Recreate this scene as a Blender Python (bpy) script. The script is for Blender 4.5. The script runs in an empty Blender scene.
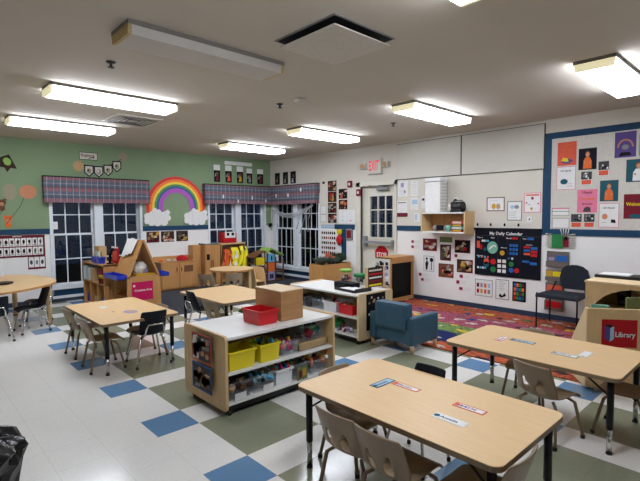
import bpy, bmesh, math, random
from mathutils import Vector, Matrix
PI = math.pi
SC = bpy.context.scene
COL = SC.collection
# ---------------------------------------------------------------- camera, world, exposure
H = 2.784
cd = bpy.data.cameras.new('camera'); cam = bpy.data.objects.new('camera', cd); COL.objects.link(cam)
yaw, pitch, roll = 2.38970, -0.05735, -0.00689
fw = Vector((math.cos(yaw)*math.cos(pitch), math.sin(yaw)*math.cos(pitch), math.sin(pitch)))
r0 = Vector((math.sin(yaw), -math.cos(yaw), 0)); u0 = r0.cross(fw)
rt = r0*math.cos(roll)+u0*math.sin(roll); up = -r0*math.sin(roll)+u0*math.cos(roll)
m = Matrix((rt, up, -fw)).transposed().to_4x4(); m.translation = Vector((8.8885, -6.6825, 1.4964))
cam.matrix_world = m
cd.sensor_fit = 'HORIZONTAL'; cd.sensor_width = 36; cd.lens = 454.865/640*36
cd.clip_start = .05
SC.camera = cam
wd = bpy.data.worlds.new('night'); SC.world = wd; wd.use_nodes = True
wd.node_tree.nodes['Background'].inputs[0].default_value = (.02, .03, .055, 1)
wd.node_tree.nodes['Background'].inputs[1].default_value = .6
SC.view_settings.view_transform = 'Standard'; SC.view_settings.look = 'None'
SC.view_settings.gamma = 1; SC.view_settings.use_curve_mapping = False
SC.view_settings.exposure = 0.05
LAMP = 27.0
random.seed(7)
# ---------------------------------------------------------------- materials
MATS = {}
def s2l(c): return tuple((v/255/12.92 if v/255 <= .04045 else ((v/255+.055)/1.055)**2.4) for v in c)
def mat(name, rgb=(128,128,128), rough=.5, metal=0, var=.06, scale=12, bump=0, stretch=None, spec=.5, emit=0, coat=0, alpha_glass=None):
    if name in MATS: return MATS[name]
    M = bpy.data.materials.new(name); M.use_nodes = True; nt = M.node_tree; N = nt.nodes; L = nt.links
    b = N['Principled BSDF']; c = s2l(rgb)
    tc = N.new('ShaderNodeTexCoord'); mp = N.new('ShaderNodeMapping'); no = N.new('ShaderNodeTexNoise')
    L.new(tc.outputs['Object'], mp.inputs[0]); L.new(mp.outputs[0], no.inputs[0])
    if stretch: mp.inputs['Scale'].default_value = stretch
    no.inputs['Scale'].default_value = scale; no.inputs['Detail'].default_value = 4
    rp = N.new('ShaderNodeValToRGB'); L.new(no.outputs[0], rp.inputs[0])
    rp.color_ramp.elements[0].position = .3; rp.color_ramp.elements[1].position = .7
    rp.color_ramp.elements[0].color = tuple(v*(1-var) for v in c)+(1,)
    rp.color_ramp.elements[1].color = tuple(min(1, v*(1+var)) for v in c)+(1,)
    L.new(rp.outputs[0], b.inputs['Base Color'])
    b.inputs['Roughness'].default_value = rough; b.inputs['Metallic'].default_value = metal
    b.inputs['Specular IOR Level'].default_value = spec
    if coat: b.inputs['Coat Weight'].default_value = coat
    if bump:
        bp = N.new('ShaderNodeBump'); bp.inputs['Strength'].default_value = bump; bp.inputs['Distance'].default_value = .01
        L.new(no.outputs[0], bp.inputs['Height']); L.new(bp.outputs[0], b.inputs['Normal'])
    if emit:
        L.new(rp.outputs[0], b.inputs['Emission Color']); b.inputs['Emission Strength'].default_value = emit
    if alpha_glass is not None:
        b.inputs['Alpha'].default_value = alpha_glass
    MATS[name] = M
    return M
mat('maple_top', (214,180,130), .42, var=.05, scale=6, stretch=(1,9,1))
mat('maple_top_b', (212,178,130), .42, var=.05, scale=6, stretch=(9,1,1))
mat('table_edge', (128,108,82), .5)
mat('birch', (208,176,128), .5, var=.07, scale=5, stretch=(6,6,1))
mat('birch_pale', (218,192,150), .5, var=.06, scale=5, stretch=(6,6,1))
mat('honey_wood', (186,136,80), .5, var=.10, scale=5, stretch=(6,6,1))
mat('honey_dark', (110,70,38), .5, var=.1)
mat('cube_wood', (176,130,84), .55, var=.12, scale=5, stretch=(1,1,7))
mat('white_lam', (226,226,222), .35, var=.02)
mat('black_plastic', (8,8,10), .45)
mat('black_metal', (8,8,9), .4, spec=.3)
mat('chrome', (200,200,200), .2, 1, var=.03)
mat('taupe', (142,122,97), .42, var=.04)
mat('taupe_metal', (124,102,78), .4, var=.04)
mat('navy_plastic', (8,13,26), .5, var=.05, spec=.25)
mat('green_plastic', (70,140,95), .4)
mat('rubber', (30,28,26), .7)
mat('cream_wall', (204,199,187), .75, var=.02, scale=3)
mat('white_wall', (226,226,224), .7, var=.02, scale=3)
mat('green_wall', (121,143,109), .75, var=.03, scale=3)
mat('blue_trim', (24,60,90), .6, var=.06, spec=.25)
mat('navy_base', (34,50,74), .5, var=.06)
mat('win_white', (214,220,226), .45, var=.02)
mat('ceiling', (192,184,172), .9, var=.02, scale=2)
mat('door_cream', (206,202,188), .5, var=.02)
mat('panel_cream', (196,192,182), .6, var=.02)
mat('painted_shadow_line', (62,60,58), .8)
mat('diffuser', (238,243,255), .4, emit=LAMP, var=.01)
mat('diffuser_off', (196,192,186), .5, var=.02)
mat('amber_end', (244,232,190), .5, emit=.6, var=.15, scale=30)
mat('amber_end_off', (186,160,104), .5, var=.15, scale=30)
mat('fixture_gray', (120,116,110), .5)
mat('armchair_teal', (38,78,98), .5, var=.07, scale=8, bump=.05)
mat('carpet_gray', (50,54,62), .95, var=.2, scale=160, bump=.3)
mat('exit_red', (226,30,50), .4, emit=.4)
mat('foliage', (56,84,52), .7, var=.3, scale=40)
mat('foliage_gray', (96,108,98), .7, var=.3, scale=40)
for n, c in dict(white=(236,236,234), offwhite=(214,210,200), gray=(140,140,142), dgray=(70,70,74), black=(7,7,9), red=(190,26,34), dred=(120,24,40), maroon=(104,32,48),
                 orange=(232,112,52), coral=(226,96,72), yellow=(232,208,30), green=(40,130,70), lgreen=(150,190,90), blue=(38,100,176), navy=(7,11,26), sky=(96,180,214),
                 pink=(232,130,160), hotpink=(204,24,92), lilac=(176,170,214), purple=(92,74,140), brown=(116,78,50), dbrown=(56,38,28), tan=(196,160,116), skin=(206,150,118), skin_b=(120,80,56),
                 royal=(24,50,190), teal=(30,90,104), lavender=(160,150,190), peach=(206,140,104), beigegray=(160,152,130), gold=(206,160,50), lteal=(130,190,170), olive=(120,130,84), lblue=(170,200,226), gray_pocket=(112,104,98)).items():
    mat('c_'+n, tuple(int(v*.93) for v in c), .6, var=.05, scale=30, spec=.2)
mat('rb_red', (214,44,40), .6, var=.12, scale=60, bump=.3); mat('rb_orange', (240,124,40), .6, var=.12, scale=60, bump=.3); mat('rb_yellow', (236,206,60), .6, var=.12, scale=60, bump=.3)
mat('rb_green', (70,140,70), .6, var=.12, scale=60, bump=.3); mat('rb_blue', (36,84,140), .6, var=.12, scale=60, bump=.3); mat('rb_purple', (166,84,180), .6, var=.12, scale=60, bump=.3)
mat('costume_yellow', (236,220,20), .5, var=.1, bump=.3)
mat('bin_yellow', (224,204,26), .35, var=.03); mat('bin_red', (204,28,36), .35, var=.03); mat('bin_blue', (24,52,180), .35); mat('bin_white', (226,228,230), .35)
mat('bin_clear', (206,212,220), .12, alpha_glass=.10); mat('bin_clear_dark', (150,156,166), .12, alpha_glass=.18)
mat('trash_bag', (12,12,16), .22, var=.2, bump=1.0, scale=14)
mat('gauze', (170,174,180), .8, alpha_glass=.5)
mat('chair_navy', (14,22,36), .8, var=.12, scale=80, bump=.1)

def glass_mat():
    M = bpy.data.materials.new('window_glass'); M.use_nodes = True; N = M.node_tree.nodes; L = M.node_tree.links
    N.remove(N['Principled BSDF']); o = N['Material Output']
    t = N.new('ShaderNodeBsdfTransparent'); t.inputs[0].default_value = (.8,.85,.9,1)
    g = N.new('ShaderNodeBsdfGlossy'); g.inputs['Roughness'].default_value = .03
    no = N.new('ShaderNodeTexNoise'); no.inputs['Scale'].default_value = 3
    bp = N.new('ShaderNodeBump'); bp.inputs['Strength'].default_value = .03; L.new(no.outputs[0], bp.inputs['Height']); L.new(bp.outputs[0], g.inputs['Normal'])
    f = N.new('ShaderNodeFresnel'); f.inputs[0].default_value = 1.5
    x = N.new('ShaderNodeMixShader'); L.new(f.outputs[0], x.inputs[0]); L.new(t.outputs[0], x.inputs[1]); L.new(g.outputs[0], x.inputs[2]); L.new(x.outputs[0], o.inputs[0])
    MATS['window_glass'] = M
glass_mat()

class NB:   # node builder for math chains
    def __init__(s, name):
        s.M = bpy.data.materials.new(name); s.M.use_nodes = True; s.N = s.M.node_tree.nodes; s.L = s.M.node_tree.links; s.b = s.N['Principled BSDF']; MATS[name] = s.M
    def m(s, op, a, b=None, c=None):
        n = s.N.new('ShaderNodeMath'); n.operation = op
        for i, v in enumerate((a, b, c)):
            if v is None: continue
            if isinstance(v, (int, float)): n.inputs[i].default_value = v
            else: s.L.new(v, n.inputs[i])
        return n.outputs[0]
    def mix(s, f, a, b):
        n = s.N.new('ShaderNodeMix'); n.data_type = 'RGBA'
        for i, v in ((0, f), (6, a), (7, b)):
            if isinstance(v, (int, float)): n.inputs[i].default_value = v
            elif isinstance(v, tuple): n.inputs[i].default_value = v+(1,)
            else: s.L.new(v, n.inputs[i])
        return n.outputs[2]
    def xyz(s):
        t = s.N.new('ShaderNodeTexCoord'); q = s.N.new('ShaderNodeSeparateXYZ'); s.L.new(t.outputs['Object'], q.inputs[0]); s.co = t.outputs['Object']; return q.outputs
    def noise(s, scale, detail=4):
        n = s.N.new('ShaderNodeTexNoise'); n.inputs['Scale'].default_value = scale; n.inputs['Detail'].default_value = detail; s.L.new(s.co, n.inputs[0]); return n.outputs[0]

def floor_mat():
    T = .3048; ox, oy = 5.6454, -5.4431
    n = NB('floor_tiles'); X, Y, Z = n.xyz()
    u = n.m('DIVIDE', n.m('SUBTRACT', X, ox), T); v = n.m('DIVIDE', n.m('SUBTRACT', Y, oy), T)
    i = n.m('FLOOR', u); j = n.m('FLOOR', v)
    i3 = n.m('LESS_THAN', n.m('MODULO', n.m('ADD', i, 300), 3), .5); j3 = n.m('LESS_THAN', n.m('MODULO', n.m('ADD', j, 300), 3), .5)
    inside = n.m('GREATER_THAN', j, -.5)
    blue = n.m('MULTIPLY', n.m('MULTIPLY', i3, j3), inside)
    band = n.m('MAXIMUM', i3, j3)
    green = n.m('MULTIPLY', n.m('SUBTRACT', 1, band), inside)
    white = s2l((228,227,222)); cg = s2l((136,140,118)); cb = s2l((96,136,174))
    c = n.mix(green, white, cg); c = n.mix(blue, c, cb)
    fl = n.noise(60, 6); fl2 = n.noise(1.5, 3)
    k = n.m('ADD', n.m('MULTIPLY', fl, .22), .82); k = n.m('MULTIPLY', k, n.m('ADD', n.m('MULTIPLY', fl2, .16), .98))
    fu = n.m('ABSOLUTE', n.m('SUBTRACT', n.m('FRACT', u), .5)); fv = n.m('ABSOLUTE', n.m('SUBTRACT', n.m('FRACT', v), .5))
    seam = n.m('GREATER_THAN', n.m('MAXIMUM', fu, fv), .4945)
    k = n.m('MULTIPLY', k, n.m('SUBTRACT', 1, n.m('MULTIPLY', seam, .16)))
    sc = n.N.new('ShaderNodeVectorMath'); sc.operation = 'SCALE'; n.L.new(c, sc.inputs[0]); n.L.new(k, sc.inputs['Scale']); n.L.new(sc.outputs[0], n.b.inputs['Base Color'])
    n.L.new(n.m('ADD', n.m('MULTIPLY', n.noise(7), .10), .12), n.b.inputs['Roughness'])
    n.b.inputs['Specular IOR Level'].default_value = .5
    bp = n.N.new('ShaderNodeBump'); bp.inputs['Strength'].default_value = .04; bp.inputs['Distance'].default_value = .01; n.L.new(n.noise(14), bp.inputs['Height']); n.L.new(bp.outputs[0], n.b.inputs['Normal'])
floor_mat()

def plaid_mat():
    n = NB('plaid'); X, Y, Z = n.xyz(); s = n.m('ADD', X, Y)
    def st(v, per, lo, hi, off=0):
        f = n.m('FRACT', n.m('ADD', n.m('DIVIDE', v, per), off+50)); return n.m('MULTIPLY', n.m('GREATER_THAN', f, lo), n.m('LESS_THAN', f, hi))
    base = s2l((82,92,108)); c = n.mix(n.m('MULTIPLY', st(Z, .19, 0, .42), .30), base, s2l((140,86,92)))
    c = n.mix(n.m('MULTIPLY', n.m('MULTIPLY', st(s, .1, 0, .5), st(Z, .19, 0, .36)), .6), c, s2l((156,88,92)))
    c = n.mix(n.m('MULTIPLY', st(s, .1, .66, .80), .35), c, s2l((196,190,184)))
    c = n.mix(n.m('MULTIPLY', st(Z, .19, .68, .76), .25), c, s2l((190,186,184)))
    c = n.mix(n.m('MULTIPLY', st(Z, .19, .42, .48), .5), c, s2l((28,38,66)))
    n.L.new(c, n.b.inputs['Base Color']); n.b.inputs['Roughness'].default_value = .9
plaid_mat()

def rug_mat():
    n = NB('rug_pattern'); X, Y, Z = n.xyz()
    cr = n.N.new('ShaderNodeValToRGB'); cr.color_ramp.interpolation = 'CONSTANT'
    f = n.m('DIVIDE', n.m('MULTIPLY', Y, -1), 2.4); n.L.new(f, cr.inputs[0])
    el = cr.color_ramp.elements
    stops = [(0,(160,80,54)),(.225,(146,74,92)),(.44,(150,78,94)),(.5,(104,132,74)),(.655,(28,40,88)),(.835,(172,86,56)),(.965,(70,50,44))]
    el[0].position = 0; el[0].color = s2l(stops[0][1])+(1,); el[1].position = stops[1][0]; el[1].color = s2l(stops[1][1])+(1,)
    for q, c in stops[2:]:
        e = el.new(q); e.color = s2l(c)+(1,)
    mp = n.N.new('ShaderNodeMapping'); n.L.new(n.co, mp.inputs[0]); mp.inputs['Scale'].default_value = (2.6, 4.2, 1)
    v = n.N.new('ShaderNodeTexVoronoi'); v.inputs['Scale'].default_value = 1.6; n.L.new(mp.outputs[0], v.inputs[0])
    nn = n.noise(9, 3)
    d = n.m('ADD', v.outputs['Distance'], n.m('MULTIPLY', n.m('SUBTRACT', nn, .5), .9))
    blob = n.m('LESS_THAN', d, .31)
    c2 = n.N.new('ShaderNodeValToRGB'); c2.color_ramp.interpolation = 'CONSTANT'
    sp = n.N.new('ShaderNodeSeparateColor'); n.L.new(v.outputs['Color'], sp.inputs[0]); n.L.new(sp.outputs[0], c2.inputs[0])
    e2 = c2.color_ramp.elements; pal = [(0,(176,170,160)),(.25,(60,44,44)),(.45,(214,180,50)),(.58,(40,60,120)),(.7,(140,60,60)),(.82,(60,110,70)),(.92,(190,182,176))]
    e2[0].position = 0; e2[0].color = s2l(pal[0][1])+(1,); e2[1].position = pal[1][0]; e2[1].color = s2l(pal[1][1])+(1,)
    for q, c in pal[2:]:
        e = e2.new(q); e.color = s2l(c)+(1,)
    # navy band only in one stretch, orange elsewhere
    col = n.mix(blob, cr.outputs[0], c2.outputs[0])
    dark = n.m('LESS_THAN', n.noise(19, 3), .45)
    col = n.mix(n.m('MULTIPLY', dark, .55), col, s2l((60,40,44)))
    n.L.new(col, n.b.inputs['Base Color']); n.b.inputs['Roughness'].default_value = .95; n.b.inputs['Specular IOR Level'].default_value = .1
rug_mat()

# ---------------------------------------------------------------- mesh builder
class B:
    def __init__(s, default='c_white'):
        s.bm = bmesh.new(); s.mats = []; s.d = default; s.T = Matrix.Identity(4)
    def mi(s, name):
        name = name or s.d
        if name not in s.mats: s.mats.append(name)
        return s.mats.index(name)
    def face(s, pts, mt=None, smooth=False):
        vs = [s.bm.verts.new(s.T @ Vector(p)) for p in pts]
        f = s.bm.faces.new(vs); f.material_index = s.mi(mt); f.smooth = smooth; return f
    def box(s, x0, x1, y0, y1, z0, z1, mt=None, bev=0, M=None):
        if x0 > x1: x0, x1 = x1, x0
        if y0 > y1: y0, y1 = y1, y0
        if z0 > z1: z0, z1 = z1, z0
        T = s.T @ M if M else s.T
        v = [s.bm.verts.new(T @ Vector(p)) for p in ((x0,y0,z0),(x1,y0,z0),(x1,y1,z0),(x0,y1,z0),(x0,y0,z1),(x1,y0,z1),(x1,y1,z1),(x0,y1,z1))]
        k = s.mi(mt); fs = []
        for q in ((0,3,2,1),(4,5,6,7),(0,1,5,4),(1,2,6,5),(2,3,7,6),(3,0,4,7)):
            f = s.bm.faces.new([v[i] for i in q]); f.material_index = k; fs.append(f)
        if bev:
            es = list({e for f in fs for e in f.edges})
            r = bmesh.ops.bevel(s.bm, geom=es, offset=bev, segments=2, profile=.6, affect='EDGES')
            for f in r['faces']: f.material_index = k
        return s
    def prism(s, pts, a0, a1, axis='z', mt=None, side=None, bev=0):
        def P(p, a):
            return (p[0], p[1], a) if axis == 'z' else ((p[0], a, p[1]) if axis == 'y' else (a, p[0], p[1]))
        n = len(pts); lo = [s.bm.verts.new(s.T @ Vector(P(p, a0))) for p in pts]; hi = [s.bm.verts.new(s.T @ Vector(P(p, a1))) for p in pts]
        k = s.mi(mt); ks = s.mi(side or mt)
        try:
            f0 = s.bm.faces.new(lo[::-1]); f1 = s.bm.faces.new(hi); f0.material_index = k; f1.material_index = k
            for i in range(n):
                f = s.bm.faces.new((lo[i], lo[(i+1) % n], hi[(i+1) % n], hi[i])); f.material_index = ks
        except ValueError: pass
        if bev:
            r = bmesh.ops.bevel(s.bm, geom=list(f1.edges), offset=bev, segments=2, profile=.5, affect='EDGES')
        return s
    def tube(s, pts, r, mt=None, seg=8, caps=True):
        pts = [Vector(p) for p in pts]; rings = []; k = s.mi(mt)
        rs = r if isinstance(r, (list, tuple)) else [r]*len(pts)
        prev = None
        for i, p in enumerate(pts):
            d = (pts[min(i+1, len(pts)-1)]-pts[max(i-1, 0)]).normalized()
            if prev is None:
                a = d.cross(Vector((0,0,1)) if abs(d.z) < .9 else Vector((1,0,0))).normalized()
            else: a = (prev-d*prev.dot(d)).normalized()
            prev = a; b = d.cross(a)
            rings.append([s.bm.verts.new(s.T @ (p+(a*math.cos(2*PI*j/seg)+b*math.sin(2*PI*j/seg))*rs[i])) for j in range(seg)])
        for q, w in zip(rings, rings[1:]):
            for j in range(seg):
                f = s.bm.faces.new((q[j], q[(j+1) % seg], w[(j+1) % seg], w[j])); f.material_index = k; f.smooth = True
        if caps:
            for q in (rings[0][::-1], rings[-1]):
                f = s.bm.faces.new(q); f.material_index = k
        return s
    def lathe(s, prof, c=(0,0,0), mt=None, seg=20, sx=1, sy=1):
        k = s.mi(mt); rings = []
        for r, z in prof:
            rings.append([s.bm.verts.new(s.T @ Vector((c[0]+r*sx*math.cos(2*PI*j/seg), c[1]+r*sy*math.sin(2*PI*j/seg), c[2]+z))) for j in range(seg)])
        for q, w in zip(rings, rings[1:]):
            for j in range(seg):
                f = s.bm.faces.new((q[j], q[(j+1) % seg], w[(j+1) % seg], w[j])); f.material_index = k; f.smooth = True
        f = s.bm.faces.new(rings[0][::-1]); f.material_index = k
        f = s.bm.faces.new(rings[-1]); f.material_index = k
        return s
    def ball(s, c, r, mt=None, sub=2, sc=(1,1,1), jit=0):
        M = s.T @ Matrix.Translation(Vector(c)) @ Matrix.Diagonal((r*sc[0], r*sc[1], r*sc[2], 1))
        g = bmesh.ops.create_icosphere(s.bm, subdivisions=sub, radius=1, matrix=M); k = s.mi(mt); seen = set()
        for v in g['verts']:
            if jit: v.co += Vector((random.uniform(-1,1), random.uniform(-1,1), random.uniform(-1,1)))*jit*r
            for f in v.link_faces:
                f.material_index = k; f.smooth = not jit
        return s
    def text(s, body, size, O, U, V, mt, width=None):
        """lettering whose left-middle sits at O, running along U, upright V"""
        cu = bpy.data.curves.new('t', 'FONT'); cu.body = body; cu.size = 1; cu.extrude = 0; cu.resolution_u = 2
        cu.offset = .02
        o = bpy.data.objects.new('t', cu); COL.objects.link(o); dg = bpy.context.evaluated_depsgraph_get()
        me = bpy.data.meshes.new_from_object(o.evaluated_get(dg)); bpy.data.objects.remove(o)
        xs = [v.co.x for v in me.vertices]; x0, x1 = min(xs), max(xs); w = (x1-x0)
        sc = size; sx = (width/w) if width else sc
        O, U, V = Vector(O), Vector(U).normalized(), Vector(V).normalized(); k = s.mi(mt)
        vs = [s.bm.verts.new(s.T @ (O+U*((v.co.x-x0)*sx)+V*((v.co.y-.35)*sc))) for v in me.vertices]
        for p in me.polygons:
            try:
                f = s.bm.faces.new([vs[i] for i in p.vertices]); f.material_index = k
            except ValueError: pass
        bpy.data.meshes.remove(me); return s
    def done(s, name, parent=None, recalc=True, **kw):
        if recalc and not kw.get('keep'): bmesh.ops.recalc_face_normals(s.bm, faces=s.bm.faces[:])
        me = bpy.data.meshes.new(name); s.bm.to_mesh(me); s.bm.free()
        for q in s.mats: me.materials.append(MATS[q])
        o = bpy.data.objects.new(name, me); COL.objects.link(o)
        if parent: o.parent = parent
        if kw.get('label'): o['label'] = kw['label']
        return o
def tag(o, label, cat, group=None):
    o['label'] = label; o['category'] = cat
    if group: o['group'] = group
    return o
def thing(name, label, cat, loc=(0,0,0), rz=0, group=None):
    o = bpy.data.objects.new(name, None); COL.objects.link(o); o.location = loc; o.rotation_euler = (0,0,rz); o.empty_display_size = .05
    return tag(o, label, cat, group)
def one(b, name, label, cat, loc=(0,0,0), rz=0, group=None):
    o = b.done(name); o.location = loc; o.rotation_euler = (0,0,rz); return tag(o, label, cat, group)
def struct(name, b, loc=(0,0,0), parent=None):
    o = b.done(name, parent); o.location = loc; o['kind'] = 'structure'; return o
def dup(root, loc, rz, label=None, group=None):
    r = root.copy(); COL.objects.link(r); r.location = loc; r.rotation_euler = (0,0,rz)
    if label: r['label'] = label
    if group: r['group'] = group
    for ch in list(root.children):
        c = ch.copy(); COL.objects.link(c); c.parent = r
        for g in list(ch.children):
            d = g.copy(); COL.objects.link(d); d.parent = c
    return r
def rrect(x0, x1, y0, y1, r, n=5):
    P = []
    for cx, cy, a in ((x1-r, y1-r, 0), (x0+r, y1-r, PI/2), (x0+r, y0+r, PI), (x1-r, y0+r, 1.5*PI)):
        for i in range(n+1): P.append((cx+r*math.cos(a+PI/2*i/n), cy+r*math.sin(a+PI/2*i/n)))
    return P

# ================================================================ ROOM
XR, YF = 10.9, -9.4
struct('floor', B('floor_tiles').box(-.2, XR+.2, YF-.2, .2, -.1, 0))
struct('ceiling', B('ceiling').box(-.2, XR+.2, YF-.2, .2, H, H+.1))
struct('floor_carpet', B('carpet_gray').box(0.012, 2.49, -4.28, -.012, 0, .006))
W1 = (-4.73, -3.14); W2 = (-1.70, -.16); W3 = (.12, 1.75); WZ = (.22, 1.92); DR = (2.92, 3.755, 2.03); RL = 1.24
# green wall, plane x = 0
b = B()
def gseg(y0, y1, z0, z1):
    if z0 < RL < z1: gseg(y0, y1, z0, RL); gseg(y0, y1, RL, z1); return
    b.box(-.15, 0, y0, y1, z0, z1, 'green_wall' if z0 >= RL else 'white_wall')
ys = [YF-.2, W1[0], W1[1], W2[0], W2[1], 0]
for a, c, hole in ((ys[0], ys[1], 0), (ys[1], ys[2], 1), (ys[2], ys[3], 0), (ys[3], ys[4], 1), (ys[4], 0, 0)):
    if hole: b.box(-.15, 0, a, c, 0, WZ[0], 'blue_trim'); b.box(-.15, 0, a, c, WZ[1], H, 'green_wall')
    else: gseg(a, c, 0, H)
struct('wall_left', b)
b = B()
def wseg(x0, x1, z0, z1):
    if z0 < RL < z1: wseg(x0, x1, z0, RL); wseg(x0, x1, RL, z1); return
    b.box(x0, x1, 0, .15, z0, z1, 'cream_wall' if z0 >= RL else 'white_wall')
wseg(-.15, W3[0], 0, H); b.box(W3[0], W3[1], 0, .15, 0, WZ[0], 'blue_trim'); b.box(W3[0], W3[1], 0, .15, WZ[1], H, 'cream_wall')
wseg(W3[1], DR[0], 0, H); b.box(DR[0], DR[1], 0, .15, DR[2], H, 'cream_wall'); wseg(DR[1], XR+.2, 0, H)
struct('wall_back', b)
struct('wall_right', B('cream_wall').box(XR, XR+.15, YF-.2, .2, 0, H))
struct('wall_front', B('cream_wall').box(-.2, XR+.2, YF-.15, YF, 0, H))
# blue chair rails and baseboards
n = 0
def trim(box, m):
    global n; n += 1; struct('trim_%d' % n, B(m).box(*box))
trim((0, .018, YF, W1[0]-.005, 1.195, 1.285), 'blue_trim'); trim((0, .018, W1[1]+.005, W2[0]-.005, 1.195, 1.285), 'blue_trim')
trim((2.20, 2.76, -.015, 0, 1.192, 1.29), 'blue_trim'); trim((3.80, 4.31, -.015, 0, 1.195, 1.285), 'blue_trim')
trim((0, .03, W1[0], W1[1], .06, .105), 'win_white'); trim((0, .03, W2[0], W2[1], .06, .105), 'win_white'); trim((W3[0], W3[1], -.03, 0, .078, .124), 'win_white')
struct('baseboard_left', B('navy_base').box(0, .014, YF, W1[0], 0, .075).box(0, .014, W1[0], -.014, 0, .058))
struct('baseboard_back', B('navy_base').box(0, DR[0]-.1, -.014, 0, 0, .074).box(DR[1]+.09, XR, -.014, 0, 0, .074))
# windows (pairs of double-hung units)
def window(idx, pl, a0, a1, cols=3):
    root = bpy.data.objects.new('window_%d' % idx, None); COL.objects.link(root); root['kind'] = 'structure'
    def bx(b, a, c, d0, d1, z0, z1, m=None):      # d: depth out of wall into room (positive into room)
        if pl == 'G': b.box(d0, d1, a, c, z0, z1, m)
        else: b.box(a, c, -d1, -d0, z0, z1, m)
    z0, z1 = WZ
    b = B('win_white'); t = .04; mw = .009 if cols == 3 else .0055
    bx(b, a0-.005, a0+t, -.13, .02, z0, z1); bx(b, a1-t, a1+.005, -.13, .02, z0, z1); bx(b, a0-.005, a1+.005, -.13, .02, z1-t, z1+.03)
    mid = (a0+a1)/2; bx(b, mid-.075, mid+.075, -.13, .015, z0, z1)
    b.done('window_frame', root)
    b = B('win_white'); bx(b, a0-.01, a1+.01, -.13, .05, z0, z0+.07); b.done('window_sill', root)
    for u0, u1 in ((a0+t, mid-.075), (mid+.075, a1-t)):
        for zz0, zz1, dd in ((z0+.07, 1.19, -.05), (1.16, z1-t, -.085)):
            b = B('win_white'); f = .032
            bx(b, u0, u0+f, dd-.03, dd, zz0, zz1); bx(b, u1-f, u1, dd-.03, dd, zz0, zz1); bx(b, u0, u1, dd-.03, dd, zz0, zz0+f); bx(b, u0, u1, dd-.03, dd, zz1-f, zz1)
            for k in range(1, cols): u = u0+(u1-u0)*k/cols; bx(b, u-mw, u+mw, dd-.022, dd-.008, zz0, zz1)
            zm = (zz0+zz1)/2; bx(b, u0, u1, dd-.025, dd-.004, zm-.009, zm+.009)
            sash = b.done('sash', root)
            b = B('window_glass'); bx(b, u0+.01, u1-.01, dd-.018, dd-.014, zz0+.01, zz1-.01); b.done('pane', sash)
window(1, 'G', *W1); window(2, 'G', *W2); window(3, 'W', *W3, cols=4)
# door
root = bpy.data.objects.new('door_1', None); COL.objects.link(root); root['kind'] = 'structure'
x0, x1, zt = DR
b = B('door_cream'); b.box(x0-.1, x0, -.03, .15, 0, zt+.08); b.box(x1, x1+.05, -.03, .15, 0, zt+.08); b.box(x0-.1, x1+.05, -.03, .15, zt, zt+.08); b.done('door_frame', root)
b = B('door_cream'); gx0, gx1, gz0, gz1 = 3.12, 3.665, 1.055, 1.835; dy0, dy1 = .05, .095
b.box(x0, gx0, dy0, dy1, .01, zt-.005); b.box(gx1, x1, dy0, dy1, .01, zt-.005); b.box(gx0, gx1, dy0, dy1, .01, gz0); b.box(gx0, gx1, dy0, dy1, gz1, zt-.005)
for k in (1, 2):
    u = gx0+(gx1-gx0)*k/3; b.box(u-.011, u+.011, dy0+.005, dy1-.005, gz0, gz1); w = gz0+(gz1-gz0)*k/3; b.box(gx0, gx1, dy0+.005, dy1-.005, w-.011, w+.011)
b.box(gx0-.04, gx1+.04, dy0-.012, dy0, gz0-.04, gz0); b.box(gx0-.04, gx1+.04, dy0-.012, dy0, gz1, gz1+.03); b.box(gx0-.04, gx0, dy0-.012, dy0, gz0, gz1); b.box(gx1, gx1+.03, dy0-.012, dy0, gz0, gz1)
leaf = b.done('door_leaf', root)
B('window_glass').box(gx0, gx1, dy0+.02, dy0+.024, gz0, gz1).done('pane', root)
b = B('c_gray'); b.box(2.98, 3.06, -.04, dy0, .86, 1.07, bev=.006); b.box(3.03, 3.72, -.055, -.015, .935, .985, bev=.006); b.box(3.68, 3.74, -.04, dy0, .91, 1.01); b.done('push_bar', root)
b = B('c_gray'); b.box(3.33, 3.6, -.03, dy0, 1.94, 1.99, bev=.005); b.tube([(3.5, -.0, 2.0), (3.3, -.06, 2.02), (3.1, -.01, 2.04)], .01); b.done('door_closer', root)
# exterior ground seen dimly through the glass
struct('ground', B('foliage').box(-9, -.2, -12, 12, -.3, -.2).box(-.2, 14, .2, 12, -.3, -.2))

# ================================================================ CEILING FIXTURES
def light(x, y, label, on=True, L=1.30, W=.31):
    t = thing('ceiling_light', label, 'light fixture', (x, y, H), 0, 'surface mounted ceiling lights')
    B('fixture_gray').box(-W/2-.005, W/2+.005, -L/2, L/2, -.03, 0).done('housing', t)
    pts = [(-W/2, -.028), (-W/2+.012, -.092), (W/2-.012, -.092), (W/2, -.028)]
    B('diffuser' if on else 'diffuser_off').prism(pts, -L/2+.025, L/2-.025, 'y').done('diffuser', t)
    for s in (-1, 1):
        B('amber_end' if on else 'amber_end_off').prism(pts, s*L/2-s*.025, s*L/2, 'y').done('end_cap', t)
    return t
light(5.66, -4.86, 'unlit white ceiling light nearest the square hatch in the ceiling', False)
light(3.75, -4.89, 'glowing ceiling light in front of the square air vent')
light(1.84, -4.92, 'glowing ceiling light closest to the green wall above the plaid valance')
light(1.76, -1.71, 'glowing ceiling light above the room corner with the windows')
light(3.65, -1.66, 'glowing ceiling light between the corner light and the one before the door')
light(5.65, -1.68, 'glowing ceiling light above the cream wall panels')
light(7.63, -1.72, 'glowing ceiling light near the blue bordered display board')
light(7.62, -4.87, 'glowing ceiling light cut off by the top edge of the picture')
t = thing('ceiling_hatch', 'square ceiling air diffuser with dark gap around its plate', 'air vent', (6.46, -4.25, H))
B('c_gray').box(-.315, .315, -.315, .315, -.006, 0).done('frame', t)
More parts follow.
